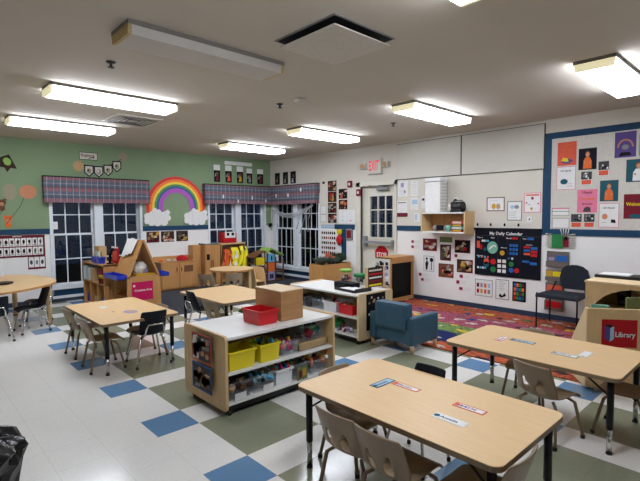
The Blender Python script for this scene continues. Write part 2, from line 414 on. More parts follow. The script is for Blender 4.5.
B('c_black').box(-.3, .3, -.3, .3, -.009, -.0061).done('opening', t)  # flat black sheet paints the shade of the recess behind the plate
B('c_offwhite').prism([(-.285, -.285), (.285, -.285), (.285, .285), (-.285, .285)], -.055, -.045).done('center_plate', t)
t = thing('ceiling_vent', 'small square louvred ceiling vent behind the lit lamp', 'air vent', (2.62, -4.27, H))
B('c_offwhite').box(-.3, .3, -.3, .3, -.012, 0).done('frame', t)
b = B('c_gray')
for k in range(4): q = .24-.055*k; b.tube([(-q, -q, -.015), (q, -q, -.015), (q, q, -.015), (-q, q, -.015), (-q, -q, -.015)], .008, seg=4)
b.done('louver', t)
one(B('c_offwhite').lathe([(.075, 0), (.075, -.03), (.055, -.045)], seg=20), 'smoke_detector', 'round white smoke detector on the ceiling', 'smoke detector', (4.975, -3.31, H))
for loc, lb in (((4.646, -3.34, H), 'ceiling sprinkler beside the round smoke detector'), ((4.855, -5.296, H), 'dark ceiling sprinkler between the unlit and lit lamps at left'), ((4.83, -1.45, H), 'ceiling sprinkler left of the lamp above the wall panels')):
    one(B('c_dgray').lathe([(.04, 0), (.035, -.008), (.012, -.012), (.012, -.04), (.028, -.043), (.028, -.047)], seg=12), 'sprinkler_head', lb, 'sprinkler', loc, group='ceiling sprinklers')

# ================================================================ WALL DECOR
class Sheet:
    """a sheet on a wall: u along the wall (0..1), v up (0..1)"""
    def __init__(s, wall, a0, a1, z0, z1, d=.002, th=.003, base='c_white'):
        s.wall, s.w, s.h, s.d, s.th = wall, a1-a0, z1-z0, d, th; s.c = ((a0+a1)/2, z0); s.b = B(base); s.lay = 0
        s.rect(0, 0, 1, 1, base, first=True)
    def pt(s, u, v, d):
        a = (u-.5)*s.w; z = v*s.h
        return (d, a, z) if s.wall == 'G' else (a, -d, z)
    def loc(s): return (s.d, s.c[0], s.c[1]) if s.wall == 'G' else (s.c[0], -s.d, s.c[1])
    def poly(s, uv, m, lay=None, th=.0006):
        s.lay += 1; d0 = s.th+.0003*min(s.lay, 12) if lay is None else lay
        lo = [s.b.bm.verts.new(Vector(s.pt(u, v, d0-.0004))) for u, v in uv]; hi = [s.b.bm.verts.new(Vector(s.pt(u, v, d0))) for u, v in uv]
        k = s.b.mi(m); f = s.b.bm.faces.new(hi); f.material_index = k; n = len(uv)
        for i in range(n):
            f = s.b.bm.faces.new((lo[i], lo[(i+1) % n], hi[(i+1) % n], hi[i])); f.material_index = k
        return s
    def rect(s, u0, v0, u1, v1, m, first=False):
        if first:
            p, q = s.pt(u0, v0, 0), s.pt(u1, v1, s.th); s.b.box(p[0], q[0], p[1], q[1], p[2], q[2], m)
        else: s.poly([(u0, v0), (u1, v0), (u1, v1), (u0, v1)], m)
        return s
    def oval(s, u, v, ru, rv, m, n=14):
        return s.poly([(u+ru*math.cos(2*PI*i/n), v+rv*math.sin(2*PI*i/n)) for i in range(n)], m)
    def text(s, t, u, v, size, width, m):
        s.lay += 1; O = s.pt(u, v, s.th+.0008+.0003*min(s.lay, 12)); U = (0,1,0) if s.wall == 'G' else (1,0,0)
        s.b.text(t, size, O, U, (0,0,1), m, width); return s
    def border(s, m, e=.05):
        k = e*s.w/s.h if s.h else e
        s.rect(0, 0, 1, k, m); s.rect(0, 1-k, 1, 1, m); s.rect(0, 0, e, 1, m); s.rect(1-e, 0, 1, 1, m); return s
    def lines(s, u0, u1, v0, v1, n, m='c_gray'):
        for i in range(n):
            v = v0+(v1-v0)*i/max(1, n-1); s.rect(u0, v-.008, u0+(u1-u0)*random.uniform(.6, 1), v+.008, m)
        return s
    def kid(s, shirt, bg=None, skin='c_skin', hair='c_brown', u=.5):
        if bg: s.rect(.02, .02, .98, .98, bg)
        s.poly([(u-.24, .05), (u+.24, .05), (u+.22, .42), (u+.12, .58), (u-.12, .58), (u-.22, .42)], shirt)
        s.oval(u, .75, .13, .13, hair); s.oval(u, .70, .105, .115, skin); s.oval(u-.15, .35, .05, .05, skin); s.oval(u+.15, .33, .05, .05, skin); return s
    def snap(s, pal, n=9, bg='c_dbrown', m=.04):
        n = int(n*1.7)
        s.rect(m, m, 1-m, 1-m, bg)
        for i in range(n):
            u, v = random.uniform(.15, .85), random.uniform(.15, .82); k = random.choice(pal)
            if i % 3 == 0: s.oval(u, min(v, .8), .09, .1, random.choice(['c_skin', 'c_skin', 'c_skin_b']))
            else:
                a, c = random.uniform(.07, .2), random.uniform(.07, .2); u = min(max(u, a+m), 1-a-m); v = min(max(v, c+m), 1-c-m)
                s.poly([(u-a, v-c), (u+a*.8, v-c*.8), (u+a, v+c), (u-a*.6, v+c*.7)], k)
        return s
    def put(s, name, label, cat, group=None):
        return one(s.b, name, label, cat, s.loc(), group=group)
PK = ['c_dred', 'c_offwhite', 'c_navy', 'c_tan', 'c_coral', 'c_gray', 'c_black', 'c_brown', 'c_red']; WARM = ['c_brown', 'c_tan', 'c_gold', 'c_dred', 'c_offwhite', 'c_olive', 'c_black', 'c_dgray']

# --- green wall
Sheet('G', -4.225, -3.92, 2.505, 2.64, base='c_black').rect(.025, .07, .975, .93, 'c_offwhite').text('Explore', .1, .6, .075, .22, 'c_maroon').poly([(.5,.12),(.62,.24),(.8,.26),(.86,.5),(.78,.42),(.6,.34),(.5,.22)], 'c_dbrown').put('wall_sign', 'small white lettered sign with black border above the owl bunting', 'sign')
def starburst(y, z, r, m, label):
    s = Sheet('G', y-r, y+r, z-r, z+r, base=m); s.b = B(m); s.lay = 0
    P = []
    for i in range(24): q = .5 if i % 2 == 0 else .34; P.append((.5+q*math.cos(2*PI*i/24), .5+q*math.sin(2*PI*i/24)))
    s.poly(P, m, lay=.004); s.oval(.5, .5, .1, .1, 'c_tan'); s.put('paper_starburst', label, 'decoration', 'paper starbursts beside the bunting')
starburst(-4.245, 2.385, .11, 'c_tan', 'tan paper starburst at the left end of the bunting'); starburst(-3.47, 2.61, .11, 'c_beigegray', 'faint tan paper starburst at the right end of the bunting')
b = B('c_black'); b.tube([(.006, -4.15, 2.415), (.006, -4.0, 2.385), (.006, -3.82, 2.40), (.006, -3.65, 2.46), (.006, -3.50, 2.56)], .006, seg=6)
one(b, 'bunting_string', 'black string carrying four shield pennants on the green wall', 'string')
for k, (y, z, a, fig) in enumerate(((-4.075, 2.39, .04, 'first'), (-3.91, 2.385, .0, 'second'), (-3.745, 2.42, -.06, 'third'), (-3.585, 2.50, -.2, 'last'))):
    s = Sheet('G', y-.08, y+.08, z-.19, z+.02, d=.012); s.b = B('c_black'); s.lay = 0
    s.poly([(0,1),(1,1),(1,.35),(.5,0),(0,.35)][::-1], 'c_black', lay=.002); s.poly([(.12,.9),(.88,.9),(.88,.4),(.5,.12),(.12,.4)][::-1], 'c_offwhite', lay=.0026)
    s.oval(.5, .5, .26, .24, 'c_beigegray'); s.oval(.42, .55, .08, .1, 'c_white' if k == 1 else 'c_black')
    s.put('shield_pennant', '%s shield shaped pennant from the left on the curved bunting' % fig, 'pennant', 'shield pennants on the bunting')
for y, z, lb in ((-5.40, 2.38, 'green swallowtail pennant cut off at the left picture edge'), (-5.24, 2.37, 'dark bordered swallowtail pennant with letter Y')):
    s = Sheet('G', y-.075, y+.075, z-.125, z+.125, d=.004); s.b = B('c_dbrown'); s.lay = 0
    s.b.T = Matrix.Rotation(.38, 4, 'X')
    s.poly([(0,0),(.5,.18),(1,0),(1,1),(0,1)], 'c_dbrown', lay=.002); s.oval(.5, .62, .36, .26, 'c_lgreen'); s.text('Y' if y > -5.3 else 'J', .3, .58, .09, .05, 'c_black')
    s.put('swallowtail_pennant', lb, 'pennant', 'swallowtail pennants on the green wall').rotation_euler = (.42, 0, 0)
for y, z, ry, rz_, m, lb in ((-5.285, 1.90, .095, .135, 'c_beigegray', 'taupe paper balloon with a string on the green wall'), (-5.03, 1.905, .125, .115, 'c_peach', 'peach paper balloon beside the taupe balloon')):
    t = thing('paper_balloon', lb, 'decoration', (0, y, z))
    b = B(m); b.prism([(ry*math.cos(2*PI*i/24), rz_*math.sin(2*PI*i/24)) for i in range(24)], .003, .006, 'x'); b.done('balloon', t)
    B('c_black').tube([(.005, -ry*.5, -rz_*.87), (.005, -ry*.9, -rz_-.12), (.005, -ry*1.8, -rz_-.28), (.005, -ry*2.6, -rz_-.42)], .003, seg=5).done('string', t)
for y, z, m, lb in ((-5.40, 1.72, 'c_brown', 'brown cartoon animal head cutout at the left picture edge'), (-5.325, 1.45, 'c_orange', 'orange cartoon cat cutout below the balloons')):
    b = B(m)
    def dsk(dy, dz, r, mm, d): b.prism([(dy+r*math.cos(2*PI*i/12), dz+r*math.sin(2*PI*i/12)) for i in range(12)], d-.001, d, 'x', mm)
    dsk(0, 0, .055, m, .004); dsk(-.04, .05, .02, m, .0045); dsk(.04, .05, .02, m, .0045); dsk(0, -.02, .03, 'c_peach', .005); dsk(-.02, .02, .008, 'c_black', .0055); dsk(.02, .02, .008, 'c_black', .0055); dsk(0, -.09, .045, m, .0042)
    one(b, 'animal_cutout', lb, 'decoration', (0, y, z))
# rainbow
t = thing('paper_rainbow', 'large rainbow of textured paper arching between the two plaid valances', 'decoration', (0, -2.41, 1.42))
ry, rz_, ri, riz = .635, .87, .295, .54
ms = ['rb_red', 'rb_orange', 'rb_yellow', 'rb_green', 'rb_blue', 'rb_purple']; fr = [1, .83, .67, .53, .40, .28, 0]
for k in range(6):
    P = []; b = B(ms[k]); seg = 26
    def ring(q, j):
        a = PI*j/seg; yy = (ri+(ry-ri)*q); zz = (riz+(rz_-riz)*q); arc = .42
        return (yy*math.cos(a), (zz-arc)*math.sin(a)+(arc if 1 else 0)*1.0)
    for q, rev in ((fr[k], 0), (fr[k+1], 1)):
        R_ = [((ri+(ry-ri)*q)*math.cos(PI*j/seg), .24+((riz-.24)+(rz_-riz)*q)*math.sin(PI*j/seg)) for j in range(seg+1)]
        R_ = [(R_[0][0], 0.1)]+R_+[(R_[-1][0], 0.1)]
        P.append(R_)
    b_ = b
    for j in range(len(P[0])-1):
        q = [P[0][j], P[0][j+1], P[1][j+1], P[1][j]]
        lo = [b.bm.verts.new(Vector((.002, y, z))) for y, z in q]; hi = [b.bm.verts.new(Vector((.012+.004*math.sin(j*2.1+k), y, z))) for y, z in q]
        f = b.bm.faces.new(hi); f.material_index = b.mi(None)
        for i in range(4): f = b.bm.faces.new((lo[i], lo[(i+1) % 4], hi[(i+1) % 4], hi[i])); f.material_index = 0
    b.done('color_band', t, label=ms[k].split('_')[1]+' paper band')
random.seed(11)
for side in (-1, 1):
    b = B('c_white'); cy = side*.42
    spots = [(-.2,.0,.075),(-.1,.03,.085),(.02,.06,.08),(.14,.02,.08),(.22,-.03,.06),(-.22,-.09,.06),(-.12,-.1,.085),(.0,-.11,.085),(.13,-.11,.08),(.0,-.02,.09),(.2,.08,.055),(-.06,.11,.06)]
    for k, (dy, dz, r) in enumerate(spots):
        n = 12; d = .018+.0025*k
        dz = dz+.055; b.prism([(cy+dy*1.0+r*(1+.08*math.sin(5*i))*math.cos(2*PI*i/n), dz+r*(1+.08*math.cos(4*i))*math.sin(2*PI*i/n)) for i in range(n)], d-.006, d, 'x')
    b.done('paper_cloud', t)
# photo row beneath rainbow
for k, (y0, y1) in enumerate(((-3.06,-2.80),(-2.765,-2.485),(-2.44,-2.18))):
    Sheet('G', y0, y1, .96, 1.175).snap(WARM, 10, 'c_dbrown', 0).put('wall_photo', '%s of three dark photo prints below the rainbow' % ('left', 'middle', 'right')[k], 'photo print', 'photo prints below the rainbow')
# alphabet chart left
s = Sheet('G', -5.75, -4.815, .82, 1.185, base='c_maroon')
for r in range(2):
    for c in range(11):
        u = .02+c*.087; v = .08+r*.42; s.rect(u, v, u+.078, v+.37, 'c_white'); k = random.choice(['c_black','c_black','c_dgray','c_red','c_gray']); s.oval(u+.04, v+.2, .02, .1, k); s.rect(u+.012, v+.04, u+.06, v+.07, 'c_gray')
s.text('Alphabet', .5, .955, .03, .14, 'c_white')
s.put('picture_chart', 'maroon bordered chart of small picture cards left of the first window', 'poster')
s = Sheet('G', -5.075, -4.815, .605, .818, base='c_maroon')
for c in range(3): u = .05+c*.31; s.rect(u, .16, u+.28, .96, 'c_white'); s.oval(u+.14, .55, .08, .18, ['c_teal','c_gray','c_dgray'][c])
s.put('picture_chart', 'short maroon bordered chart piece hanging under the picture cards', 'poster')
Sheet('G', -4.69, -4.60, 1.27, 1.40, d=-.04).lines(.2, .8, .3, .7, 3).put('window_note', 'small white note stuck on the first window pane', 'note')
# corner posters above second valance
yy = [(-1.537,-1.38),(-1.249,-1.085),(-.95,-.78),(-.681,-.53),(-.386,-.215)]
for k, (a, c) in enumerate(yy):
    s = Sheet('G', a, c, 2.225, 2.58+(.02 if k < 3 else -.01)); s.rect(0, 0, 1, .68, 'c_black'); s.oval(.55, .5, .2, .09, 'c_skin_b'); s.poly([(.3,.06),(.8,.1),(.7,.42),(.4,.38)], ['c_maroon','c_coral','c_gold','c_gray','c_dred'][k]); s.poly([(.1,.3),(.4,.35),(.35,.5),(.2,.5)], 'c_gray')
    s.put('portrait_card', '%s dark portrait card under the white banner on the green wall' % ('first','second','third','fourth','fifth')[k], 'poster', 'portrait cards above the corner valance')
Sheet('G', -1.26, -.525, 2.62, 2.70).lines(.1, .9, .5, .5, 1, 'c_lblue').put('paper_banner', 'narrow white paper banner above the portrait cards', 'banner')
for k, (a, c) in enumerate(((.19,.375),(.495,.68),(.77,.96))):
    s = Sheet('W', a, c, 2.205, 2.48, base='c_black'); s.oval(.55, .62, .2, .16, 'c_dgray'); s.poly([(.2,.1),(.6,.08),(.5,.4),(.3,.4)], ['c_maroon','c_gray','c_lblue'][k]); s.oval(.45, .35, .12, .1, 'c_tan')
    s.put('portrait_card', '%s of three dark cards on the cream wall above the valance' % ('left','middle','right')[k], 'poster', 'portrait cards on the cream wall')
# valances
def valance(pl, a0, a1, z0, z1, label, dep=.12):
    t = thing('window_valance', label, 'valance', (0, (a0+a1)/2, z0) if pl == 'G' else ((a0+a1)/2, 0, z0))
    w = (a1-a0)/2; b = B('plaid'); n = 40; h = z1-z0
    def P(a, d, z): return (d, a, z) if pl == 'G' else (a, -d, z)
    rows = [(h, 0), (h*.62, .014), (h*.55, .004), (h*.28, .016), (h*.22, .005), (0, .012)]
    for i in range(n):
        for (za, da), (zb, db) in zip(rows, rows[1:]):
            q = lambda j, dd, z: P(-w+2*w*j/n, dep+dd+.004*math.sin(j*1.9), z)
            b.face([q(i, da, za), q(i+1, da, za), q(i+1, db, zb), q(i, db, zb)])
    for sgn in (-1, 1): b.face([P(sgn*w, .0, 0), P(sgn*w, dep, 0), P(sgn*w, dep, h), P(sgn*w, 0, h)])
    b.face([P(-w, 0, h), P(w, 0, h), P(w, dep, h), P(-w, dep, h)])
    b.done('pleated_fabric', t, recalc=False)
    bb = B('c_black'); p, q = P(-w, 0, h), P(w, dep-.005, h+.02); bb.box(p[0], q[0], p[1], q[1], p[2]+.002, q[2]); bb.done('mounting_board', t)
valance('G', -4.82, -3.02, 1.73, 2.165, 'blue and red plaid valance over the left window')
valance('G', -1.82, -.13, 1.745, 2.15, 'plaid valance on the green wall beside the corner')
valance('W', .0, 1.75, 1.735, 2.15, 'plaid valance on the cream wall over the corner window')
t = thing('bulb_garland', 'white cord garland with small white bulbs across the corner valances', 'garland', (.15, -.15, 1.9))
pts = [(.02, -1.45+.19*i, .05*math.sin(i*1.7)-.01) for i in range(8)]+[(.05+.22*i, -.005, .02+.028*i+.03*math.sin(i*1.7)) for i in range(7)]
B('c_gray').tube(pts, .003, seg=5).done('cord', t)
for p in pts[1::2]: B('c_white').lathe([(.012, -.085), (.02, -.05), (.012, -.003)], c=p, seg=8).done('bulb', t)
# gauze swag on corner window
t = thing('gauze_swag', 'sheer grey gauze draped in a swag across the corner window', 'curtain', (0, 0, 1.6))
b = B('gauze')
for i in range(24):
    def Q(j, k):
        x = .12+1.5*j/24; s_ = math.sin(PI*min(1, j/24*1.0)); z = .05-.17*math.sin(PI*(j/24))+.1*(j/24) - k*(.035+.02*s_); return (x, -.07-.02*math.sin(j*.8+k), z)
    for k in range(2): b.face([Q(i, k), Q(i+1, k), Q(i+1, k+1), Q(i, k+1)], smooth=True)
b.done('drape', t, recalc=False)
for x, dx, L_ in ((.2, -.05, .5), (.34, .02, .42), (1.25, -.12, .45), (1.42, -.16, .55), (1.5, -.04, .5)):
    b = B('gauze'); 
    for i in range(8):
        q = lambda j, s_: (x+dx*j/8*1.6+s_*(.012+.005*math.sin(j)), -.075-.008*math.sin(j*2), .02-L_*j/8)
        b.face([q(i, -1), q(i, 1), q(i+1, 1), q(i+1, -1)], smooth=True)
    b.done('tail', t, recalc=False)
one(B('c_black').box(.0, .07, -.06, -.0, 0, .095, bev=.008), 'wall_speaker', 'small black box mounted in the room corner between windows', 'speaker', (.02, -.03, 1.2))
# --- cream wall left of door
Sheet('W', 1.99, 2.275, 1.30, 2.205, base='c_offwhite').put('backing_strip', 'tall cream backing strip behind the column of four photos', 'paper')
for k, (z0, z1) in enumerate(((1.975,2.19),(1.75,1.965),(1.525,1.735),(1.318,1.51))):
    Sheet('W', 2.005, 2.26, z0, z1, d=.006).snap(PK+['c_gold'], 10, 'c_dbrown', 0).put('wall_photo', '%s photo in the column of four beside the corner window' % ('topmost','second','third','lowest')[k], 'photo print', 'column of four photo prints')
for k, (z0, z1) in enumerate(((1.812,2.01),(1.60,1.79))):
    Sheet('W', 2.32, 2.56, z0, z1).snap(PK, 9, 'c_black', 0).put('wall_photo', '%s photo of the pair above the two white certificates' % ('upper','lower')[k], 'photo print', 'pair of photo prints left of the door')
for k, (a, c) in enumerate(((2.32, 2.535), (2.545, 2.76))):
    Sheet('W', a, c, 1.31, 1.58).lines(.15, .85, .25, .8, 5, 'c_lblue').oval(.5, .2, .1, .06, 'c_pink' if k else 'c_lblue').put('notice_sheet', 'white notice sheet, %s of the pair left of the door' % ('left','right')[k], 'notice', 'white notices left of the door')
for k, (z0, z1) in enumerate(((1.504,1.677),(1.334,1.494))):
    Sheet('W', 1.775, 1.94, z0, z1).border('c_gray', .04).lines(.2, .8, .3, .7, 3).put('notice_sheet', '%s small framed white sheet right beside the plaid valance' % ('upper','lower')[k], 'notice', 'framed sheets beside the valance')
Sheet('W', 1.78, 2.19, 1.195, 1.285).rect(.02, .08, .98, .92, 'c_gray').rect(.04, .2, .96, .8, 'c_lblue').put('label_strip', 'grey label strip below the column of photos', 'sign')
s = Sheet('W', 1.775, 2.25, .36, 1.16)
for r in range(5):
    for c in range(7):
        u, v = .1+c*.13, .93-r*.13; s.oval(u, v, .05, .04, random.choice(['c_maroon','c_dbrown','c_olive','c_coral','c_black','c_dred']))
s.poly([(.25,.22),(.75,.22),(.68,.38),(.3,.38)], 'c_coral'); s.poly([(.5,.38),(.52,.38),(.62,.6),(.6,.6)], 'c_gray'); s.put('picture_chart', 'white chart with rows of small dark pictures above the planter', 'poster')
t = thing('hanging_puppet', 'yellow and red puppet hanging beside the fire alarm box', 'puppet', (2.36, -.035, .84)); t.scale = (.82, .82, .88)
B('c_yellow').ball((0, 0, .32), .06, sc=(1, .5, 1), sub=2).box(-.075, -.04, -.02, .02, .30, .40).box(.04, .075, -.02, .02, .30, .40).done('head', t)
B('c_red').lathe([(.03, .02), (.08, .08), (.09, .16), (.06, .24), (.03, .27)], sy=.5, seg=14).done('body', t)
for sx in (-1, 1): B('c_red').tube([(sx*.05, 0, .22), (sx*.1, 0, .12)], [.028, .02], seg=8).done('arm', t)
one(B('blue_trim').box(-.065, .065, -.006, 0, 0, .62), 'blue_strip', 'vertical blue strip behind the hanging puppet', 'trim strip', (2.46, -.004, .57))
t = thing('extinguisher_box', 'grey framed red cabinet beneath the blue rail beside the door', 'cabinet', (2.628, 0, .984)); B('c_gray').box(-.08, .08, -.035, 0, 0, .22, bev=.004).done('case', t); B('c_dred').box(-.06, .06, -.04, -.0352, .03, .19).done('front', t)
for x, z, lb in ((2.645, 2.03, 'red fire alarm on the wall left of the door'), (2.91, 1.85, 'red alarm strobe on the door frame')):
    t = thing('fire_alarm', lb, 'fire alarm', (x, -.031 if x > 2.82 else 0, z)); B('c_dred').box(-.055, .055, -.035, 0, 0, .13, bev=.006).done('body', t); B('c_white').box(-.02, .02, -.045, -.0352, .04, .09).done('lens', t)
one(B('c_black').box(-.025, .025, -.02, 0, 0, .05, bev=.004), 'wall_hook', 'tiny black hook right of the cream wall valance', 'hook', (1.875, 0, 2.14))
# exit sign
t = thing('exit_sign', 'white exit sign with red letters and two emergency lamps', 'exit sign', (3.31, 0, 2.25))
B('c_offwhite').box(-.165, .165, -.07, 0, 0, .29, bev=.008).done('housing', t)
B('exit_red').text('EXIT', .25, (-.12, -.073, .155), (1,0,0), (0,0,1), None, .24).done('lettering', t, recalc=False)
for sx in (-1, 1):
    t2 = B('c_offwhite').box(sx*.17, sx*.24, -.05, -.01, .13, .19).box(sx*.2, sx*.34, -.09, -.0, .11, .21, bev=.01).done('lamp_arm', t)
    B('c_tan').lathe([(.04, 0), (.045, .025)], seg=14).done('lamp_lens', t2); bpy.data.objects[t2.children[0].name].matrix_local = Matrix.Translation((sx*.27, -.088, .16)) @ Matrix.Rotation(PI/2, 4, 'X')
# stop sign on door
b = B('c_red'); b.prism([(.17*math.cos(PI/8+PI/4*i), .17*math.sin(PI/8+PI/4*i)) for i in range(8)], -.004, 0, 'y'); b.text('STOP', .12, (-.12, -.0055, -.01), (1,0,0), (0,0,1), 'c_white', .24)
one(b, 'stop_sign', 'red octagonal stop sign stuck on the door', 'sign', (3.40, .05, .735))
# --- papers right of door
Sheet('W', 3.815, 4.04, 1.81, 2.075).rect(.3, .6, .6, .9, 'c_lavender').lines(.15, .85, .12, .5, 5, 'c_lavender').oval(.7, .3, .1, .1, 'c_gray').put('notice_sheet', 'largest white notice right of the door beside the door frame', 'notice')
Sheet('W', 4.10, 4.265, 1.81, 2.07).lines(.15, .85, .15, .9, 7, 'c_gray').put('notice_sheet', 'white typed notice left of the air purifier', 'notice')
Sheet('W', 3.80, 4.03, 1.515, 1.725).rect(.1, .82, .85, .9, 'c_dgray').lines(.1, .85, .15, .7, 4, 'c_lavender').put('notice_sheet', 'white notice with dark heading above the maroon strip', 'notice')
one(B('c_maroon').prism(rrect(-.125, .125, 0, .07, .025), -.006, 0, 'y'), 'maroon_label', 'rounded maroon label beneath the dark headed notice', 'label', (3.91, -.002, 1.443))
Sheet('W', 4.10, 4.265, 1.57, 1.775).rect(.15, .45, .85, .85, 'c_lblue').lines(.15, .85, .12, .3, 2).put('notice_sheet', 'white notice with pale blue picture in the middle of the column', 'notice')
Sheet('W', 4.175, 4.29, 1.36, 1.51).rect(.15, .15, .5, .85, 'c_lblue').lines(.55, .9, .2, .8, 4).put('notice_sheet', 'smallest white notice just above the blue rail', 'notice')
t = thing('wall_switch', 'white wall switch plate with dark dial beside the air purifier', 'switch', (4.365, 0, 1.59)); B('c_white').box(-.033, .033, -.008, 0, 0, .21, bev=.003).done('plate', t); B('c_black').box(-.02, .02, -.016, -.0082, .13, .17).done('dial', t)
# overhead wall panels
for k, (a, c) in enumerate(((3.815, 5.07), (5.095, 6.35))):
    t = thing('wall_panel', 'large blank cream panel above the %s' % ('air purifier' if k == 0 else 'framed papers left of the blue bordered board'), 'wall panel', ((a+c)/2, 0, 2.115), group='cream wall panels'); w = (c-a)/2
    B('panel_cream').box(-w, w, -.03, -.006, 0, .615, bev=.003).done('board', t); B('painted_shadow_line').box(-w-.01, w+.01, -.018, 0, -.008, .625).done('backing', t)  # dark backing is a painted shadow line around the panel edge
# --- display board with blue border
t = thing('display_board', 'white display board with wide dark blue border', 'notice board', (7.6, -.001, 1.185))
B('c_offwhite').box(-1.26, 2.2, -.006, 0, 0, 1.41).done('backing', t)
b = B('blue_trim')
for q in ((-1.26, 2.2, 0, .088), (-1.26, 2.2, 1.325, 1.41), (-1.26, -1.15, .088, 1.325), (2.1, 2.2, .088, 1.325)): b.box(q[0], q[1], -.012, -.0061, q[2], q[3])
b.done('border', t)
D = .007
Sheet('W', 6.527, 6.763, 2.134, 2.449, D, base='c_coral').text('PUMPKIN', .15, .85, .045, .17, 'c_orange').text('PATCH', .2, .68, .04, .13, 'c_orange').poly([(.2,.12),(.6,.06),(.85,.2),(.5,.32),(.22,.28)], 'c_purple').poly([(.2,.2),(.6,.14),(.55,.3),(.3,.34)], 'c_yellow').put('wall_poster', 'orange poster with pie picture in the board corner', 'poster')
def photo(a0, a1, z0, z1, shirt, bg, lb, skin='c_skin'):
    Sheet('W', a0, a1, z0, z1, D, base='c_dgray').kid(shirt, bg, skin).put('child_photo', lb, 'photo print')
photo(6.79, 7.005, 2.058, 2.338, 'c_orange', 'c_navy', 'photo of child in orange with dark backdrop beside orange poster')
for a, c, z0, z1, lb in ((7.027,7.146,1.968,2.151,'small black and orange print right of the child in orange'), (6.827,6.954,1.863,2.032,'small black and orange print under the child in orange'), (6.716,6.846,1.299,1.477,'left small checkered print at the board bottom'), (6.874,6.998,1.302,1.477,'right small checkered print at the board bottom')):
    s = Sheet('W', a, c, z0, z1, D, base='c_white'); s.rect(0, .4, 1, 1, 'c_dgray')
    for _ in range(8): s.oval(random.uniform(.12,.88), random.uniform(.5,.9), .09, .07, random.choice(['c_black','c_white','c_gray']))
    s.rect(.05, .03, .95, .36, 'c_coral'); s.put('small_print', lb, 'picture')
Sheet('W', 7.203, 7.431, 2.179, 2.494, D, base='c_purple').poly([(.12,.4)]+[(.5-.38*math.cos(PI*i/10), .4+.32*math.sin(PI*i/10)) for i in range(11)]+[(.88-.07,.4)]+[(.5+.31*math.cos(PI*i/10), .4+.26*math.sin(PI*i/10)) for i in range(11)]+[(.19,.4)], 'c_peach').oval(.5, .4, .17, .1, 'c_gray').poly([(.2,.05),(.8,.08),(.7,.2),(.3,.2)], 'c_black').put('wall_poster', 'purple poster with an arch drawing on the board', 'poster')
Sheet('W', 7.458, 7.68, 2.18, 2.442, D, base='c_lteal').snap(PK, 6, 'c_olive').put('wall_poster', 'green edged poster right of the purple arch poster', 'poster')
photo(7.334, 7.60, 1.869, 2.146, 'c_white', 'c_teal', 'photo of child in white with teal backdrop below purple poster')
def cert(a0, a1, z0, z1, lb, title, k):
    s = Sheet('W', a0, a1, z0, z1, D).border('c_pink', .03).text(title, .2, .82, .035, .13, 'c_dgray')
    if k == 0: s.oval(.4, .35, .2, .12, 'c_teal').lines(.55, .9, .15, .25, 2, 'c_gray')
    else: s.oval(.3, .45, .14, .12, 'c_peach').poly([(.6,.2),(.85,.18),(.82,.32),(.62,.34)], 'c_black').lines(.15, .5, .2, .2, 1)
    s.put('certificate', lb, 'certificate')
cert(6.521, 6.761, 1.808, 2.12, 'pink bordered white certificate under the orange poster', 'I Am Special', 0)
cert(7.047, 7.273, 1.305, 1.611, 'pink bordered certificate with face drawing at the board bottom', 'All About', 1)
photo(7.051, 7.256, 1.639, 1.905, 'c_orange', 'c_teal', 'photo of child in orange on teal above the lower certificate')
Sheet('W', 6.787, 7.024, 1.497, 1.801, D, base='c_pink').text('Happy', .25, .88, .045, .12, 'c_maroon').text('October', .1, .6, .06, .19, 'c_orange').text('Birthdays', .25, .38, .035, .12, 'c_maroon').poly([(.3,.03),(.7,.03),(.66,.22),(.5,.26),(.36,.2)], 'c_dgray').put('wall_poster', 'pink poster with orange lettering in the board middle', 'poster')
Sheet('W', 7.319, 7.567, 1.417, 1.72, D, base='c_dred').text('Welcome', .1, .6, .06, .2, 'c_yellow').oval(.5, .1, .25, .09, 'c_teal').put('wall_poster', 'dark red poster with yellow writing at the picture edge', 'poster')
Sheet('W', 6.473, 6.69, 1.458, 1.563, D).border('c_dgray', .02).rect(.02, .5, .98, .56, 'c_dgray').rect(.02, .85, .98, .98, 'c_pink').put('notice_sheet', 'narrow white form in the lower left board corner', 'notice')
Sheet('W', 6.477, 6.694, 1.285, 1.42, D).border('c_dgray', .02).put('notice_sheet', 'blank white form under the narrow form on the board', 'notice')
# --- papers over calendar
Sheet('W', 5.513, 5.796, 1.526, 1.739).border('c_brown', .05).oval(.4, .35, .12, .2, 'c_gold').oval(.65, .35, .12, .2, 'c_tan').lines(.2, .8, .75, .75, 1).put('framed_notice', 'brown bordered certificate left above the calendar', 'certificate')
Sheet('W', 5.835, 6.056, 1.385, 1.672).border('c_gray', .06).lines(.15, .85, .15, .45, 4).oval(.35, .7, .15, .1, 'c_lblue').oval(.65, .7, .15, .1, 'c_gray').put('framed_notice', 'grey bordered notice in the middle above the calendar', 'certificate')
s = Sheet('W', 6.085, 6.316, 1.502, 1.784).border('c_pink', .04).rect(.1, .85, .9, .92, 'c_coral').oval(.5, .72, .08, .07, 'c_dred').oval(.45, .2, .08, .07, 'c_gold').oval(.15, .5, .05, .04, 'c_red').oval(.85, .45, .05, .04, 'c_red').oval(.3, .4, .1, .02, 'c_lavender')
s.put('framed_notice', 'pink bordered notice nearest the blue board border', 'certificate')
t = thing('wall_outlet', 'white outlet plate just above the right end of the calendar', 'outlet', (6.163, 0, 1.364)); B('c_white').box(-.035, .035, -.006, 0, 0, .08, bev=.002).done('plate', t); B('c_dgray').box(-.008, .008, -.0075, -.0061, .025, .055).done('socket', t)
